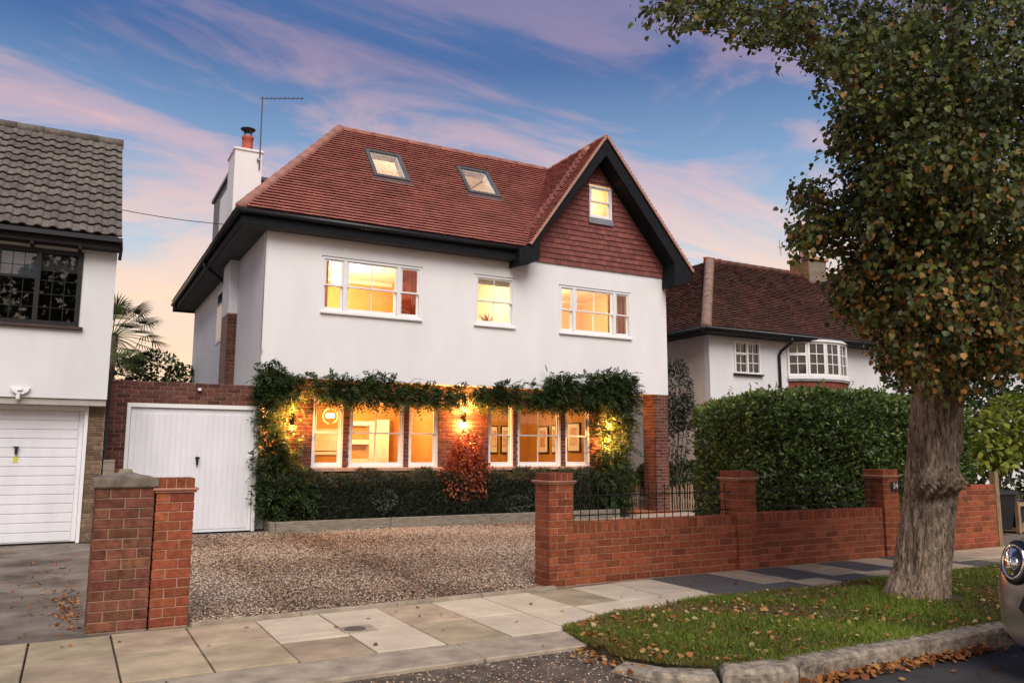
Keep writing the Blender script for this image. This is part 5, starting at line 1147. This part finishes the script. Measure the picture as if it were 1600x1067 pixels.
for sx in rng.uniform(8.5, 13.3, 60):
    sy = rng.uniform(8.25, 9.6); hgt = rng.uniform(.04, .2); k_ = 5; b_ = np.array([sx, sy, htop(sx, sy)]); Ps.append(b_+np.stack([rng.normal(size=k_)*.02, rng.normal(size=k_)*.02, np.linspace(.0, hgt, k_)], 1)); Ds.append(np.stack([rng.normal(size=k_)*.6, rng.normal(size=k_)*.6, np.full(k_, .8)], 1)); Ns.append(rdir(k_)+np.array([0, -.5, .3]))
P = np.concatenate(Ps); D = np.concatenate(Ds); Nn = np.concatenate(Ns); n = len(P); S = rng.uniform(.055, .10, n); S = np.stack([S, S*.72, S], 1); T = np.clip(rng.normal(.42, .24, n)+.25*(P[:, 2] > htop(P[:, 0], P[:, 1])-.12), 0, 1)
vis = np.where((P[:, 2] > .8) & (P[:, 2] < 2.3))[0]; dist = np.linalg.norm(P[vis]-np.array([0, 0, 1.4]), axis=1)-S[vis, 0]*8; sel = vis[np.argsort(dist)[:300]]; rest = np.setdiff1d(np.arange(n), sel)
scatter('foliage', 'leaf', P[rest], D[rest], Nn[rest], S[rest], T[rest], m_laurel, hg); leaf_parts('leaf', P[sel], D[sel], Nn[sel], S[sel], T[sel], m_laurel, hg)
for k in range(9): x = 8.7+k*.55; MB().tube([(x, 8.6, 0), (x+.03, 8.5, 1), (x, 8.45, 2)], [.03, .02, .01], 6).build('stem', m_stem, hg)
# ---- other shrubs
bush('clipped_hedge', 'small clipped box hedge behind the picket fence', 'hedge', [((13.4, 16.6, .72), (.75, .4, .5), 5200), ((14.6, 16.6, .72), (.75, .4, .5), 4200)], 'leaf', .05, .085, m_dkleaf, (13.9, 16.6, 0), tlo=.3)
bush('tall_shrub', 'dark small-leaved shrub rising behind the brick corner pillar', 'shrub', [((13.75, 16.2, 3.0), (.45, .38, .85), 1500), ((14.1, 16.3, 2.45), (.38, .3, .45), 750), ((13.55, 16.2, 2.4), (.4, .3, .55), 750), ((13.75, 16.25, 1.7), (.38, .3, .65), 420)], 'leaf', .07, .12, leafmat('grey_green_leaf', [(0, (.02, .025, .018)), (1, (.075, .085, .06))]), (13.7, 16.3, 0), .4, stems=6, wid=.6)
bush('porch_shrub', 'bare-stemmed shrub in the porch beside the brick pillar', 'shrub', [((11.75, 16.0, 1.85), (.36, .22, .75), 520), ((11.6, 15.9, .75), (.5, .28, .5), 1500)], 'leaf', .05, .09, m_wist, (11.7, 16.0, .05), .2, stems=9)
pb = root('stone_trough', 'stone ledge with a dark pot beside the brick pillar', 'planter', (12.0, 16.4, 0))
MB().box(11.5, 12.25, 16.3, 16.6, .05, 1.22).build('pedestal', m_brickdark, pb); MB().cbox(11.42, 12.3, 16.22, 16.66, 1.221, 1.29, .01).build('ledge', m_stone, pb); MB().lathe((12.02, 16.42, 1.29), [(.12, 0), (.18, .2), (.19, .32), (.17, .32)], 16).build('pot', m_black, pb, True)
bush('garden_tree', 'rounded green tree behind the garage roof beside the palm', 'tree', [((2.0, 24.5, 3.45), (.75, .6, .8), 1300), ((1.3, 24.6, 3.25), (.7, .5, .9), 1200), ((2.7, 25, 3.35), (.5, .5, .6), 700)], 'leaf', .08, .15, m_dkleaf, (1.9, 24.5, 0), .3, tlo=.15, stems=5, wid=.9)
bush('golden_shrub', 'yellow-green leafy shrub above the timber planter crate', 'shrub', [((15.9, 9.2, 1.75), (.85, .5, .5), 800), ((16.8, 9.4, 2.0), (.8, .5, .6), 700), ((15.3, 9.1, 1.4), (.5, .4, .4), 320)], 'leaf', .10, .18, m_yleaf, (16, 9.6, 0), .3, stems=6)
bush('garden_shrub', 'dark feathery shrub growing behind the taller brick wall', 'shrub', [((13.2, 8.7, 1.15), (.75, .4, .6), 1300), ((14.3, 9.6, 1.0), (.8, .5, .7), 1200), ((12.2, 8.6, 1.0), (.7, .4, .5), 900)], 'leaf', .05, .10, m_dkleaf, (13.2, 8.8, 0), .2, tlo=.15, stems=6, wid=.6)
bush('garden_tree', 'dense dark green tree at the far end of the neighbouring garden', 'tree', [((18.5, 11.0, 1.6), (1.6, 1.2, 1.6), 2600), ((20, 11.5, 2.6), (1.6, 1.2, 1.6), 2200), ((18.6, 12.5, 3.3), (1.0, 1, 1.0), 1200)], 'leaf', .10, .17, m_dkleaf, (19, 11.5, 0), .2, stems=6)
# ---- palm
pm_ = root('fan_palm', 'fan palm rising behind the garage beside the pantiled house', 'palm', (.7, 24, 0)); MB().tube([(.72, 24, 0), (.75, 24, 2.5), (.80, 24, 4.5)], [.16, .14, .15], 10).build('trunk', m_stem, pm_, True)
def frond(az, el, L_, r_):
    b = Vector((.80, 24, 4.5)); d = Vector((math.cos(az)*math.cos(el), math.sin(az)*math.cos(el), math.sin(el))); h = b+d*L_; mb = MB(); mb.tube([b, b.lerp(h, .5)+Vector((0, 0, .05)), h], [.014, .011, .009], 5)
    s = d.cross(Vector((0, 0, 1)))
    s = s.normalized() if s.length > .05 else Vector((1, 0, 0)); u = s.cross(d)
    for k in range(19):
        a = -1.5+3.0*k/18; t = (d*math.cos(a)+s*math.sin(a)).normalized(); w_ = t.cross(u).normalized()*.018; tip = h+t*r_+Vector((0, 0, -.12*abs(a)-.05)); m_ = h+t*r_*.55+u*.015
        mb.add([h-w_*.4, h+w_*.4, m_+w_, m_-w_, tip], [(0,1,2,3), (3,2,4)])
    mb.build('frond', mat('palm_frond', (.075, .095, .03), .55, 5, .35), pm_)
for az, el, l_ in [(0, .75, .7), (.3, .1, .75), (-.4, -.3, .7), (.1, -.75, .65), (2.8, .5, .7), (3.3, -.2, .7), (1.5, .9, .6), (-1.5, .9, .6), (-1.2, .2, .7), (-1.0, -.5, .7), (-2, .4, .7), (.05, 1.2, .6), (-.6, .4, .75), (-.2, -1.0, .6), (-1.5, -.8, .6), (-1.4, 1.3, .6), (.2, .45, .8), (-.1, -.1, .85), (-.3, -.55, .8), (.4, -.4, .8), (-.9, .05, .8), (.0, .95, .75), (-.7, -.8, .75), (.25, -1.1, .6), (-.5, .8, .75)]: frond(az, el, l_*1.15, .62)
# ---- picket fence
pf_ = root('picket_fence', 'rustic split chestnut picket fence beyond the low wall', 'fence', (12.9, 15.6, 0))
nP = 46
for k in range(nP):
    t = k/(nP-1); x = 11.9+2.75*t; y = 16.22-1.02*t; h = .62+random.uniform(-.05, .05); w_ = random.uniform(.015, .022); lx = random.uniform(-.03, .03)
    MB().prism([(x-w_, y, .0), (x+w_, y, .0), (x+w_*.8+lx, y, h-.06), (x+lx, y, h), (x-w_*.8+lx, y, h-.06)], (0.004, .022, 0)).build('picket', m_timber2, pf_)
for z in (.15, .5): MB().tube([(11.88, 16.25, z), (14.7, 15.22, z)], .006, 5).build('wire', m_galv, pf_)
# ---- crate planter and bin beyond the wall
cr_ = root('crate_planter', 'timber crate planter with diagonal braces by the neighbouring drive', 'planter', (15.5, 8.8, 0)); x0, x1, y0, y1 = 15.06, 16.1, 8.5, 9.1
for a, b in ((x0, x0+.07), (x1-.07, x1)):
    for c_, d__ in ((y0, y0+.07), (y1-.07, y1)): piece('post', m_timber2, cr_, a, b, c_, d__, 0, .56)
for z in (.02, .47): piece('rail', m_timber2, cr_, x0+.071, x1-.071, y0+.01, y0+.05, z, z+.07); piece('rail', m_timber2, cr_, x0+.01, x0+.05, y0+.071, y1-.071, z, z+.07)
MB().bar((x0+.09, y0+.03, .1), (x1-.09, y0+.03, .46), .03, .06).build('brace', m_timber2, cr_); MB().bar((x0+.03, y0+.09, .46), (x0+.03, y1-.09, .1), .06, .03, (1, 0, 0)).build('brace', m_timber2, cr_)
MB().box(x0+.052, x1-.052, y0+.052, y1-.052, .03, .54).build('liner', mat('black_liner', (.02, .02, .02), .8, 9, .2), cr_)
bn = root('wheelie_bin', 'black wheeled bin standing between timber post and crate planter', 'bin', (14.6, 8.8, 0))
mb = MB(); vs = [(14.33, 8.5, .08), (14.83, 8.5, .08), (14.83, 9.0, .08), (14.33, 9.0, .08), (14.28, 8.42, .70), (14.88, 8.42, .70), (14.88, 9.06, .70), (14.28, 9.06, .70)]; mb.add(vs, [(0,3,2,1), (4,5,6,7), (0,1,5,4), (1,2,6,5), (2,3,7,6), (3,0,4,7)]); mb.build('body', m_black, bn)
MB().prism([(14.25, 8.38, .705), (14.91, 8.38, .705), (14.91, 9.1, .76), (14.25, 9.1, .76)], (0, 0, .045)).build('lid', mat('bin_lid', (.03, .035, .045), .4, 9, .1), bn)
for x in (14.38, 14.78): MB().lathe((x-.03, 9.03, .1), [(.1, 0), (.1, .06)], 14, 'x').build('wheel', m_black, bn)

# ================================================================== the street tree
def barkmat():
    m = mat('lime_bark', (.58, .45, .33), .95, 5, .45, bump=.0, detail=9, second=(.29, .22, .16), stretch=(1, 1, .32))
    nt = m.node_tree; n = nt.nodes; l = nt.links; p = n['Principled BSDF']
    g = n.new('ShaderNodeNewGeometry'); mp_ = n.new('ShaderNodeMapping'); mp_.inputs['Scale'].default_value = (1, 1, .2); mp_.inputs['Rotation'].default_value = (0, R(9), 0); l.new(g.outputs['Position'], mp_.inputs[0])
    t = n.new('ShaderNodeTexNoise'); t.inputs['Scale'].default_value = 34; t.inputs['Detail'].default_value = 5; t.inputs['Roughness'].default_value = .6; t.inputs['Distortion'].default_value = 1.2; l.new(mp_.outputs[0], t.inputs['Vector'])
    b = n.new('ShaderNodeBump'); b.inputs['Strength'].default_value = 1; b.inputs['Distance'].default_value = .06; l.new(t.outputs[0], b.inputs['Height']); l.new(b.outputs[0], p.inputs['Normal'])
    cr2 = ramp(n, [(.36, (.30, .27, .24)), (.50, (.85, .83, .80)), (.66, (1.15, 1.12, 1.08))]); l.new(t.outputs[0], cr2.inputs[0]); old = p.inputs['Base Color'].links[0].from_socket
    mm = n.new('ShaderNodeMixRGB'); mm.blend_type = 'MULTIPLY'; mm.inputs[0].default_value = 1; l.new(old, mm.inputs[1]); l.new(cr2.outputs[0], mm.inputs[2]); l.new(mm.outputs[0], p.inputs['Base Color']); return m
m_bark = barkmat()
tr = root('street_tree', 'large lime street tree with burred trunk growing in the grass verge', 'tree', (7.2, 4.98, 0))
ax = [(0, Vector((7.15, 5.02, -.05)), .262), (.12, Vector((7.155, 5.015, .12)), .255), (.4, Vector((7.19, 4.98, .4)), .246), (1.0, Vector((7.255, 4.905, 1.0)), .232), (1.5, Vector((7.295, 4.855, 1.5)), .226), (2.1, Vector((7.345, 4.79, 2.1)), .228), (2.6, Vector((7.40, 4.74, 2.6)), .225), (3.3, Vector((7.48, 4.68, 3.3)), .22), (4.4, Vector((7.6, 4.62, 4.4)), .16), (5.8, Vector((7.75, 4.6, 5.8)), .08)]
hs_ = [a[0] for a in ax]
def axp(h): return np.array([np.interp(h, hs_, [a[1][i] for a in ax]) for i in range(3)]), float(np.interp(h, hs_, [a[2] for a in ax]))
from mathutils import noise as mnoise
nr_, na = 280, 150; vs = []; fs = []
burrs = [(1.12, R(235), .30, .13, .085), (1.08, R(205), .2, .10, .06), (1.97, R(225), .26, .12, .06), (1.15, R(268), .2, .1, .045), (1.5, R(300), .1, .1, .03), (2.05, R(200), .2, .1, .04)]
for i in range(nr_):
    h = 5.8*(i/(nr_-1))**1.15; c_, r0 = axp(h)
    for k in range(na):
        t = 2*math.pi*k/na; tw_ = t+h*.25
        r_ = r0*(1+.03*math.sin(3*tw_+1)+.025*math.sin(5*tw_)) + .006*math.sin(17*tw_+2*math.sin(h*3))
        cv_ = Vector((math.cos(tw_)*5.2, math.sin(tw_)*5.2, h*2.6)); n1 = mnoise.noise(cv_); n2 = mnoise.noise(cv_*2.3+Vector((7, 3, 1))); r_ += -.026*max(0, 1-abs(n1)*5)**1.3 - .012*max(0, 1-abs(n2)*5) + .006*n2
        r_ += r0*.42*(max(0, .42-h)/.42)**1.5*max(0, math.cos(t-R(160)))**2 + r0*.10*max(0, .3-h)/.3*max(0, math.sin(2.5*t+.6))
        for bh, ba, sw, shh, am in burrs:
            da = (t-ba+math.pi) % (2*math.pi)-math.pi; g_ = math.exp(-(da/sw/2.2)**2-((h-bh)/shh)**2); r_ += am*g_*(1+.5*math.sin(29*t+h*50)*math.sin(h*61+t*9)+.3*math.sin(17*t-h*35)) - am*.5*math.exp(-(da/sw/2.2)**2-((h-bh+.13)/.04)**2)
        vs.append((c_[0]+r_*math.cos(t), c_[1]+r_*math.sin(t), c_[2]))
for i in range(nr_-1):
    for k in range(na): fs.append((i*na+k, i*na+(k+1) % na, (i+1)*na+(k+1) % na, (i+1)*na+k))
MB().add(vs, fs).build('trunk', m_bark, tr, True)
limbs = []
def limb(pts, r0, r1):
    n = len(pts); MB().tube(pts, [r0+(r1-r0)*i/(n-1) for i in range(n)], 10).build('limb', m_bark, tr, True); limbs.append([Vector(p) for p in pts])
T0 = Vector((7.42, 4.73, 2.75))
limb([T0, T0+Vector((-.4, -.1, 1.0)), pD(1380, 190, 7.4), pD(1260, 45, 7.0), pD(1130, 8, 6.7), pD(1010, -5, 6.5)], .13, .012)
limb([T0+Vector((.05, 0, .4)), pD(1545, 330, 7.5), pD(1520, 130, 7.3), pD(1470, -60, 7.2)], .13, .03)
limb([T0+Vector((0, 0, .1)), pD(1560, 460, 7.9), pD(1640, 330, 8.2), pD(1720, 200, 8.4)], .12, .03)
limb([T0+Vector((-.02, 0, .2)), pD(1420, 430, 7.4), pD(1345, 400, 7.2), pD(1265, 385, 7.1)], .07, .006)
limb([T0, pD(1400, 520, 7.3), pD(1345, 500, 7.2)], .05, .006); limb([T0+Vector((0, 0, .8)), pD(1420, 250, 7.0), pD(1340, 190, 6.7)], .07, .01)
limb([T0+Vector((0, .1, .7)), pD(1480, 250, 8.6), pD(1430, 120, 9.2)], .09, .02); limb([T0, pD(1540, 540, 7.5), pD(1600, 520, 7.4)], .05, .01)
EL = [((1275, 300), (30, 22), 7.1, .4, 30), ((1270, 365), (28, 24), 7.1, .4, 34), ((1372, 480), (32, 26), 7.1, .4, 50), ((1480, 450), (138, 108), 7.5, 1.3, 900), ((1395, 350), (95, 90), 7.3, 1.0, 480), ((1530, 270), (180, 160), 7.6, 1.6, 1100), ((1430, 240), (115, 110), 7.1, 1.1, 560), ((1400, 120), (120, 90), 7.0, 1.2, 480), ((1300, 50), (110, 60), 6.9, .9, 210), ((1190, 30), (85, 42), 6.75, .7, 95), ((1085, 18), (75, 32), 6.6, .5, 60), ((1520, 70), (180, 140), 7.4, 1.7, 900), ((1640, 320), (170, 260), 7.9, 1.8, 1100), ((1590, 500), (110, 75), 7.6, 1.2, 480), ((1465, 545), (85, 38), 7.3, .8, 240), ((1345, 435), (38, 45), 7.2, .5, 90), ((1300, 335), (36, 40), 7.1, .5, 50), ((1408, 525), (38, 30), 7.2, .5, 80), ((1330, 215), (35, 35), 6.9, .5, 45), ((1500, -140), (300, 160), 7.4, 2.2, 500), ((1720, 50), (150, 250), 8, 2, 300), ((1300, -90), (150, 60), 7.0, 1.0, 150)]
Cp, Ct = [], []
for (cx, cy), (rx, ry), dp, rd, nn_ in EL:
    nn_ = int(nn_*(.72 if nn_ > 150 else .9)); d = rdir(nn_); q = (rng.uniform(.12, 1, nn_))**.45
    for a, b in zip(d, q): Cp.append(pD(cx+a[0]*rx*b, cy+a[1]*ry*b, dp+a[2]*rd*b)); Ct.append(cy+a[1]*ry*b)
Cp = np.array([tuple(v) for v in Cp]); Ct = np.array(Ct); nc = len(Cp)
Ps, Ds, Ns, Ts, Ss = [], [], [], [], []
ctr = np.array([7.6, 4.7, 4.6]); outd = norm(Cp-ctr+.5*rng.normal(size=(nc, 3))); outd = norm(outd*np.array([1, 1, .55])+np.array([0, 0, -.12])); tl = rng.uniform(.10, .28, nc)
# autumn colour gathers low in the crown, paler green at its upper left tip
aut = np.interp(Cp[:, 2], [2.2, 2.9, 3.8, 5.5], [.5, .36, .10, .03]) 
for k in range(14):
    f = (k+.5)/14; p = Cp+outd*(tl*f)[:, None]+rng.normal(size=(nc, 3))*.045+np.array([0, 0, -.05])*f*f
    keep = rng.uniform(size=nc) < .9
    s_ = rng.uniform(.026, .064, nc)
    Ps.append(p[keep]); Ds.append((outd*.45+.55*rng.normal(size=(nc, 3))+np.array([0, 0, -.75]))[keep]); Ns.append((outd*.6+.5*rng.normal(size=(nc, 3))+np.array([0, 0, .35]))[keep])
    isa = rng.uniform(size=nc) < aut*.8
    Ts.append(np.where(isa, rng.uniform(.62, 1, nc), np.clip(rng.normal(.25, .13, nc), 0, .55))[keep]); Ss.append(np.stack([s_, s_*.95, s_], 1)[keep])
P = np.concatenate(Ps); D = np.concatenate(Ds); Nn = np.concatenate(Ns); S = np.concatenate(Ss); T = np.concatenate(Ts)
m_lime = leafmat('lime_leaf', [(0, (.02, .032, .009)), (.25, (.075, .098, .02)), (.5, (.20, .215, .04)), (.62, (.17, .115, .03)), (.8, (.28, .15, .04)), (1, (.46, .21, .04))], .5, .22)
inside = np.array([(lambda v: abs(v.x) < .98*abs(v.z)*.64 and abs(v.y) < abs(v.z)*.427)(M.inverted() @ Vector(p)) for p in P[::1]])
dist = np.linalg.norm(P-np.array([0, 0, 1.4]), axis=1)-S[:, 0]*12; dist[~inside] = 99; sel = np.argsort(dist)[:300]; rest = np.setdiff1d(np.arange(len(P)), sel)
scatter('crown', 'heart', P[rest], D[rest], Nn[rest], S[rest], T[rest], m_lime, tr); leaf_parts('heart', P[sel], D[sel], Nn[sel], S[sel], T[sel], m_lime, tr)
mb = MB()
for i in range(0, nc, 2):
    a = Vector(Cp[i]); d = Vector(outd[i])*float(tl[i]); mb.tube([a-d*.9, a, a+d], [.006, .004, .0015], 4)
mb.build('twigs', m_stem, tr, kind='stuff')
# shoots on the burrs
n = 60; t = rng.uniform(R(190), R(280), n); h = rng.choice([1.12, 1.97], n)+rng.normal(size=n)*.06; P = np.stack([7.26+(h-1.1)*.09+.33*np.cos(t), 4.9-(h-1.1)*.11+.33*np.sin(t), h], 1)
scatter('burr_shoots', 'leaf', P, np.stack([np.cos(t), np.sin(t), rng.normal(size=n)*.6], 1), rdir(n), rng.uniform(.03, .055, n), rng.uniform(.2, .6, n), m_lime, tr)

# ================================================================== parked car
car = root('parked_car', 'silver-beige hatchback with round headlamps parked at the kerb', 'car', (7.8, 2.7, -.112))
hp_ = pY(1590, 880, 3.33); NX = hp_.x-.20; yc = 2.66; zr = -.112
m_paint = mat('silver_beige_paint', (.27, .255, .245), .28, 4, .04, metal=.55, spec=.6); m_bonnet = m_paint
p_ = m_paint.node_tree.nodes['Principled BSDF']; p_.inputs['Coat Weight'].default_value = .8; p_.inputs['Coat Roughness'].default_value = .04
stn = [(0, .60, .24, .60, .68, .50), (.07, .74, .20, .70, .80, .56), (.2, .84, .18, .80, .92, .62), (.5, .885, .17, .87, 1.0, .66), (.95, .90, .17, .92, 1.06, .68), (1.2, .90, .17, .95, 1.10, .70), (1.8, .90, .17, .98, 1.50, .60), (2.6, .90, .17, 1.0, 1.56, .62), (3.4, .90, .17, 1.02, 1.52, .60), (3.85, .89, .2, 1.02, 1.2, .60), (4.15, .84, .26, .92, 1.0, .56), (4.22, .7, .3, .8, .85, .5)]
vs = []; fs = []
for u, hw, zb, zs, zt, th_ in stn:
    half = [(0, zb), (hw*.8, zb), (hw*.97, zb+.06), (hw, (zb+zs)/2), (hw*.985, zs), (th_+(hw-th_)*.35, zs+(zt-zs)*.72), (th_*.75, zt-.01), (0, zt+.012)]
    ring = half + [(-a, b) for a, b in half[-2:0:-1]]
    vs += [(NX+u, yc+a, zr+b) for a, b in ring]
m_ = 14
for i in range(len(stn)-1):
    for k in range(m_): fs.append((i*m_+k, (i+1)*m_+k, (i+1)*m_+(k+1) % m_, i*m_+(k+1) % m_))
fs += [tuple(range(m_)), tuple(range((len(stn)-1)*m_, len(stn)*m_))[::-1]]
bd = MB().add(vs, fs).build('body', m_paint, car, True); bd.modifiers.new('s', 'SUBSURF').levels = 2; bd.modifiers['s'].render_levels = 3
m_gloss = mat('gloss_black', (.01, .01, .012), .12, 9, .1, spec=.6); m_chrome = mat('chrome', (.75, .75, .76), .12, 9, .05, metal=1)
def disc(c, nrm, prof, n=24, sy=1.0):
    nrm = Vector(nrm).normalized(); s = nrm.cross(Vector((0, 0, 1))).normalized(); u = s.cross(nrm); vs = []; fs = []
    for r_, h in prof:
        r_ *= .80
        for k in range(n): t = 2*math.pi*k/n; vs.append(Vector(c)+(s*math.cos(t)*.80+u*math.sin(t)*sy)*r_+nrm*h)
    for i in range(len(prof)-1):
        for k in range(n): fs.append((i*n+k, i*n+(k+1) % n, (i+1)*n+(k+1) % n, (i+1)*n+k))
    fs.append(tuple(range((len(prof)-1)*n, len(prof)*n))); return MB().add(vs, fs)
for sg in (1, -1):
    hq = pY(1587, 880, 3.25); c = Vector((hq.x+.045, yc+sg*(3.25-yc), hq.z)); nn = Vector((-.92, sg*.30, .2))
    hl_ = disc(c, nn, [(.195, -.2), (.19, .03), (.175, .045), (.145, .045)]).build('headlight', m_gloss, car, True)
    disc(c, nn, [(.150, .03), (.147, .056), (.132, .058), (.128, .02)]).build('chrome_ring', m_chrome, hl_, True)
    disc(c, nn, [(.128, .018), (.1, .012), (.03, .01)]).build('reflector', mat('lamp_reflector', (.10, .09, .085), .25, 20, .3, metal=.6), hl_, True)
    disc(c+Vector((0, 0, -.01)), nn, [(.06, .014), (.055, .05), (.03, .062), (.001, .065)]).build('projector', m_chrome, hl_, True)
    disc(c, nn, [(.114, .061), (.08, .078), (.03, .086), (.001, .088)]).build('lens', m_glass, hl_, True)
def fp(u, y, z): return (NX+u, yc+y, zr+z)
MB().prism([fp(-.03, -.5, .62), fp(-.03, .5, .62), fp(-.025, .56, .50), fp(-.02, .46, .40), fp(-.02, -.46, .40), fp(-.025, -.56, .50)], (.3, 0, 0)).build('grille', m_gloss, car)
for k in range(4): MB().box(NX-.04, NX-.028, yc-.48, yc+.48, zr+.44+k*.045, zr+.455+k*.045).build('grille_bar', m_chrome, car)
for sg in (1, -1): MB().prism([fp(.02, sg*.40, .36), fp(.085, sg*.72, .38), fp(.075, sg*.70, .27), fp(.03, sg*.44, .26)], (.16, sg*.03, 0)).build('air_intake', m_gloss, car)
MB().box(NX-.01, NX+.3, yc-.38, yc+.38, zr+.24, zr+.34).build('lower_grille', m_gloss, car)
for sg in (1, -1):
    for u in (.82, 3.35):
        wh = MB().lathe(fp(u, sg*.90, .32), [(.2, -.11*sg), (.3, -.11*sg), (.32, -.08*sg), (.32, .0), (.3, .03*sg), (.22, .03*sg)], 28, 'y').build('wheel', mat('rubber', (.02, .02, .02), .8, 20, .2), car, True)
        MB().lathe(fp(u, sg*.90, .32), [(.22, .0), (.215, .025*sg), (.06, .035*sg), (.001, .04*sg)], 20, 'y').build('rim', m_galv, wh, True)
m_cg = mat('dark_car_glass', (.02, .025, .03), .05, 4, .1, spec=.8)
MB().prism([fp(1.21, -.66, 1.08), fp(1.21, .66, 1.08), fp(1.72, .56, 1.46), fp(1.72, -.56, 1.46)], (-.03, 0, .045)).build('windscreen', m_cg, car)
for sg in (1, -1): MB().prism([fp(1.35, sg*.845, 1.06), fp(3.55, sg*.845, 1.08), fp(3.3, sg*.70, 1.44), fp(1.9, sg*.70, 1.42)], (0, sg*.03, .012)).build('side_window', m_cg, car)
for sg in (1, -1): MB().cbox(NX+1.42, NX+1.60, yc+sg*1.0-.09, yc+sg*1.0+.09, zr+1.0, zr+1.14, .03).build('wing_mirror', m_paint, car)
# trees on the far side of the street, behind the camera (they show as reflections in the glass)
for x, y, h, nn_, lab in ((-9, -17, 10, 1500, 'broad dark tree across the street facing the pantiled house'), (-1.5, -18, 12, 1700, 'tallest dark tree across the street facing the stone-capped pier'), (8, -17, 9, 1400, 'lowest dark tree across the street facing the gable'), (17, -18, 11, 1400, 'broad dark tree across the street facing the hipped roof house')):
    bush('broadleaf_tree', lab, 'tree', [((x, y, h*.55), (3.4, 2.6, h*.36), nn_), ((x+1.2, y+.5, h*.8), (2.4, 2.2, h*.2), nn_//2)], 'leaf', .35, .6, m_dkleaf, (x, y, 0), .3, stems=5, group='trees across the street', wid=1.1)
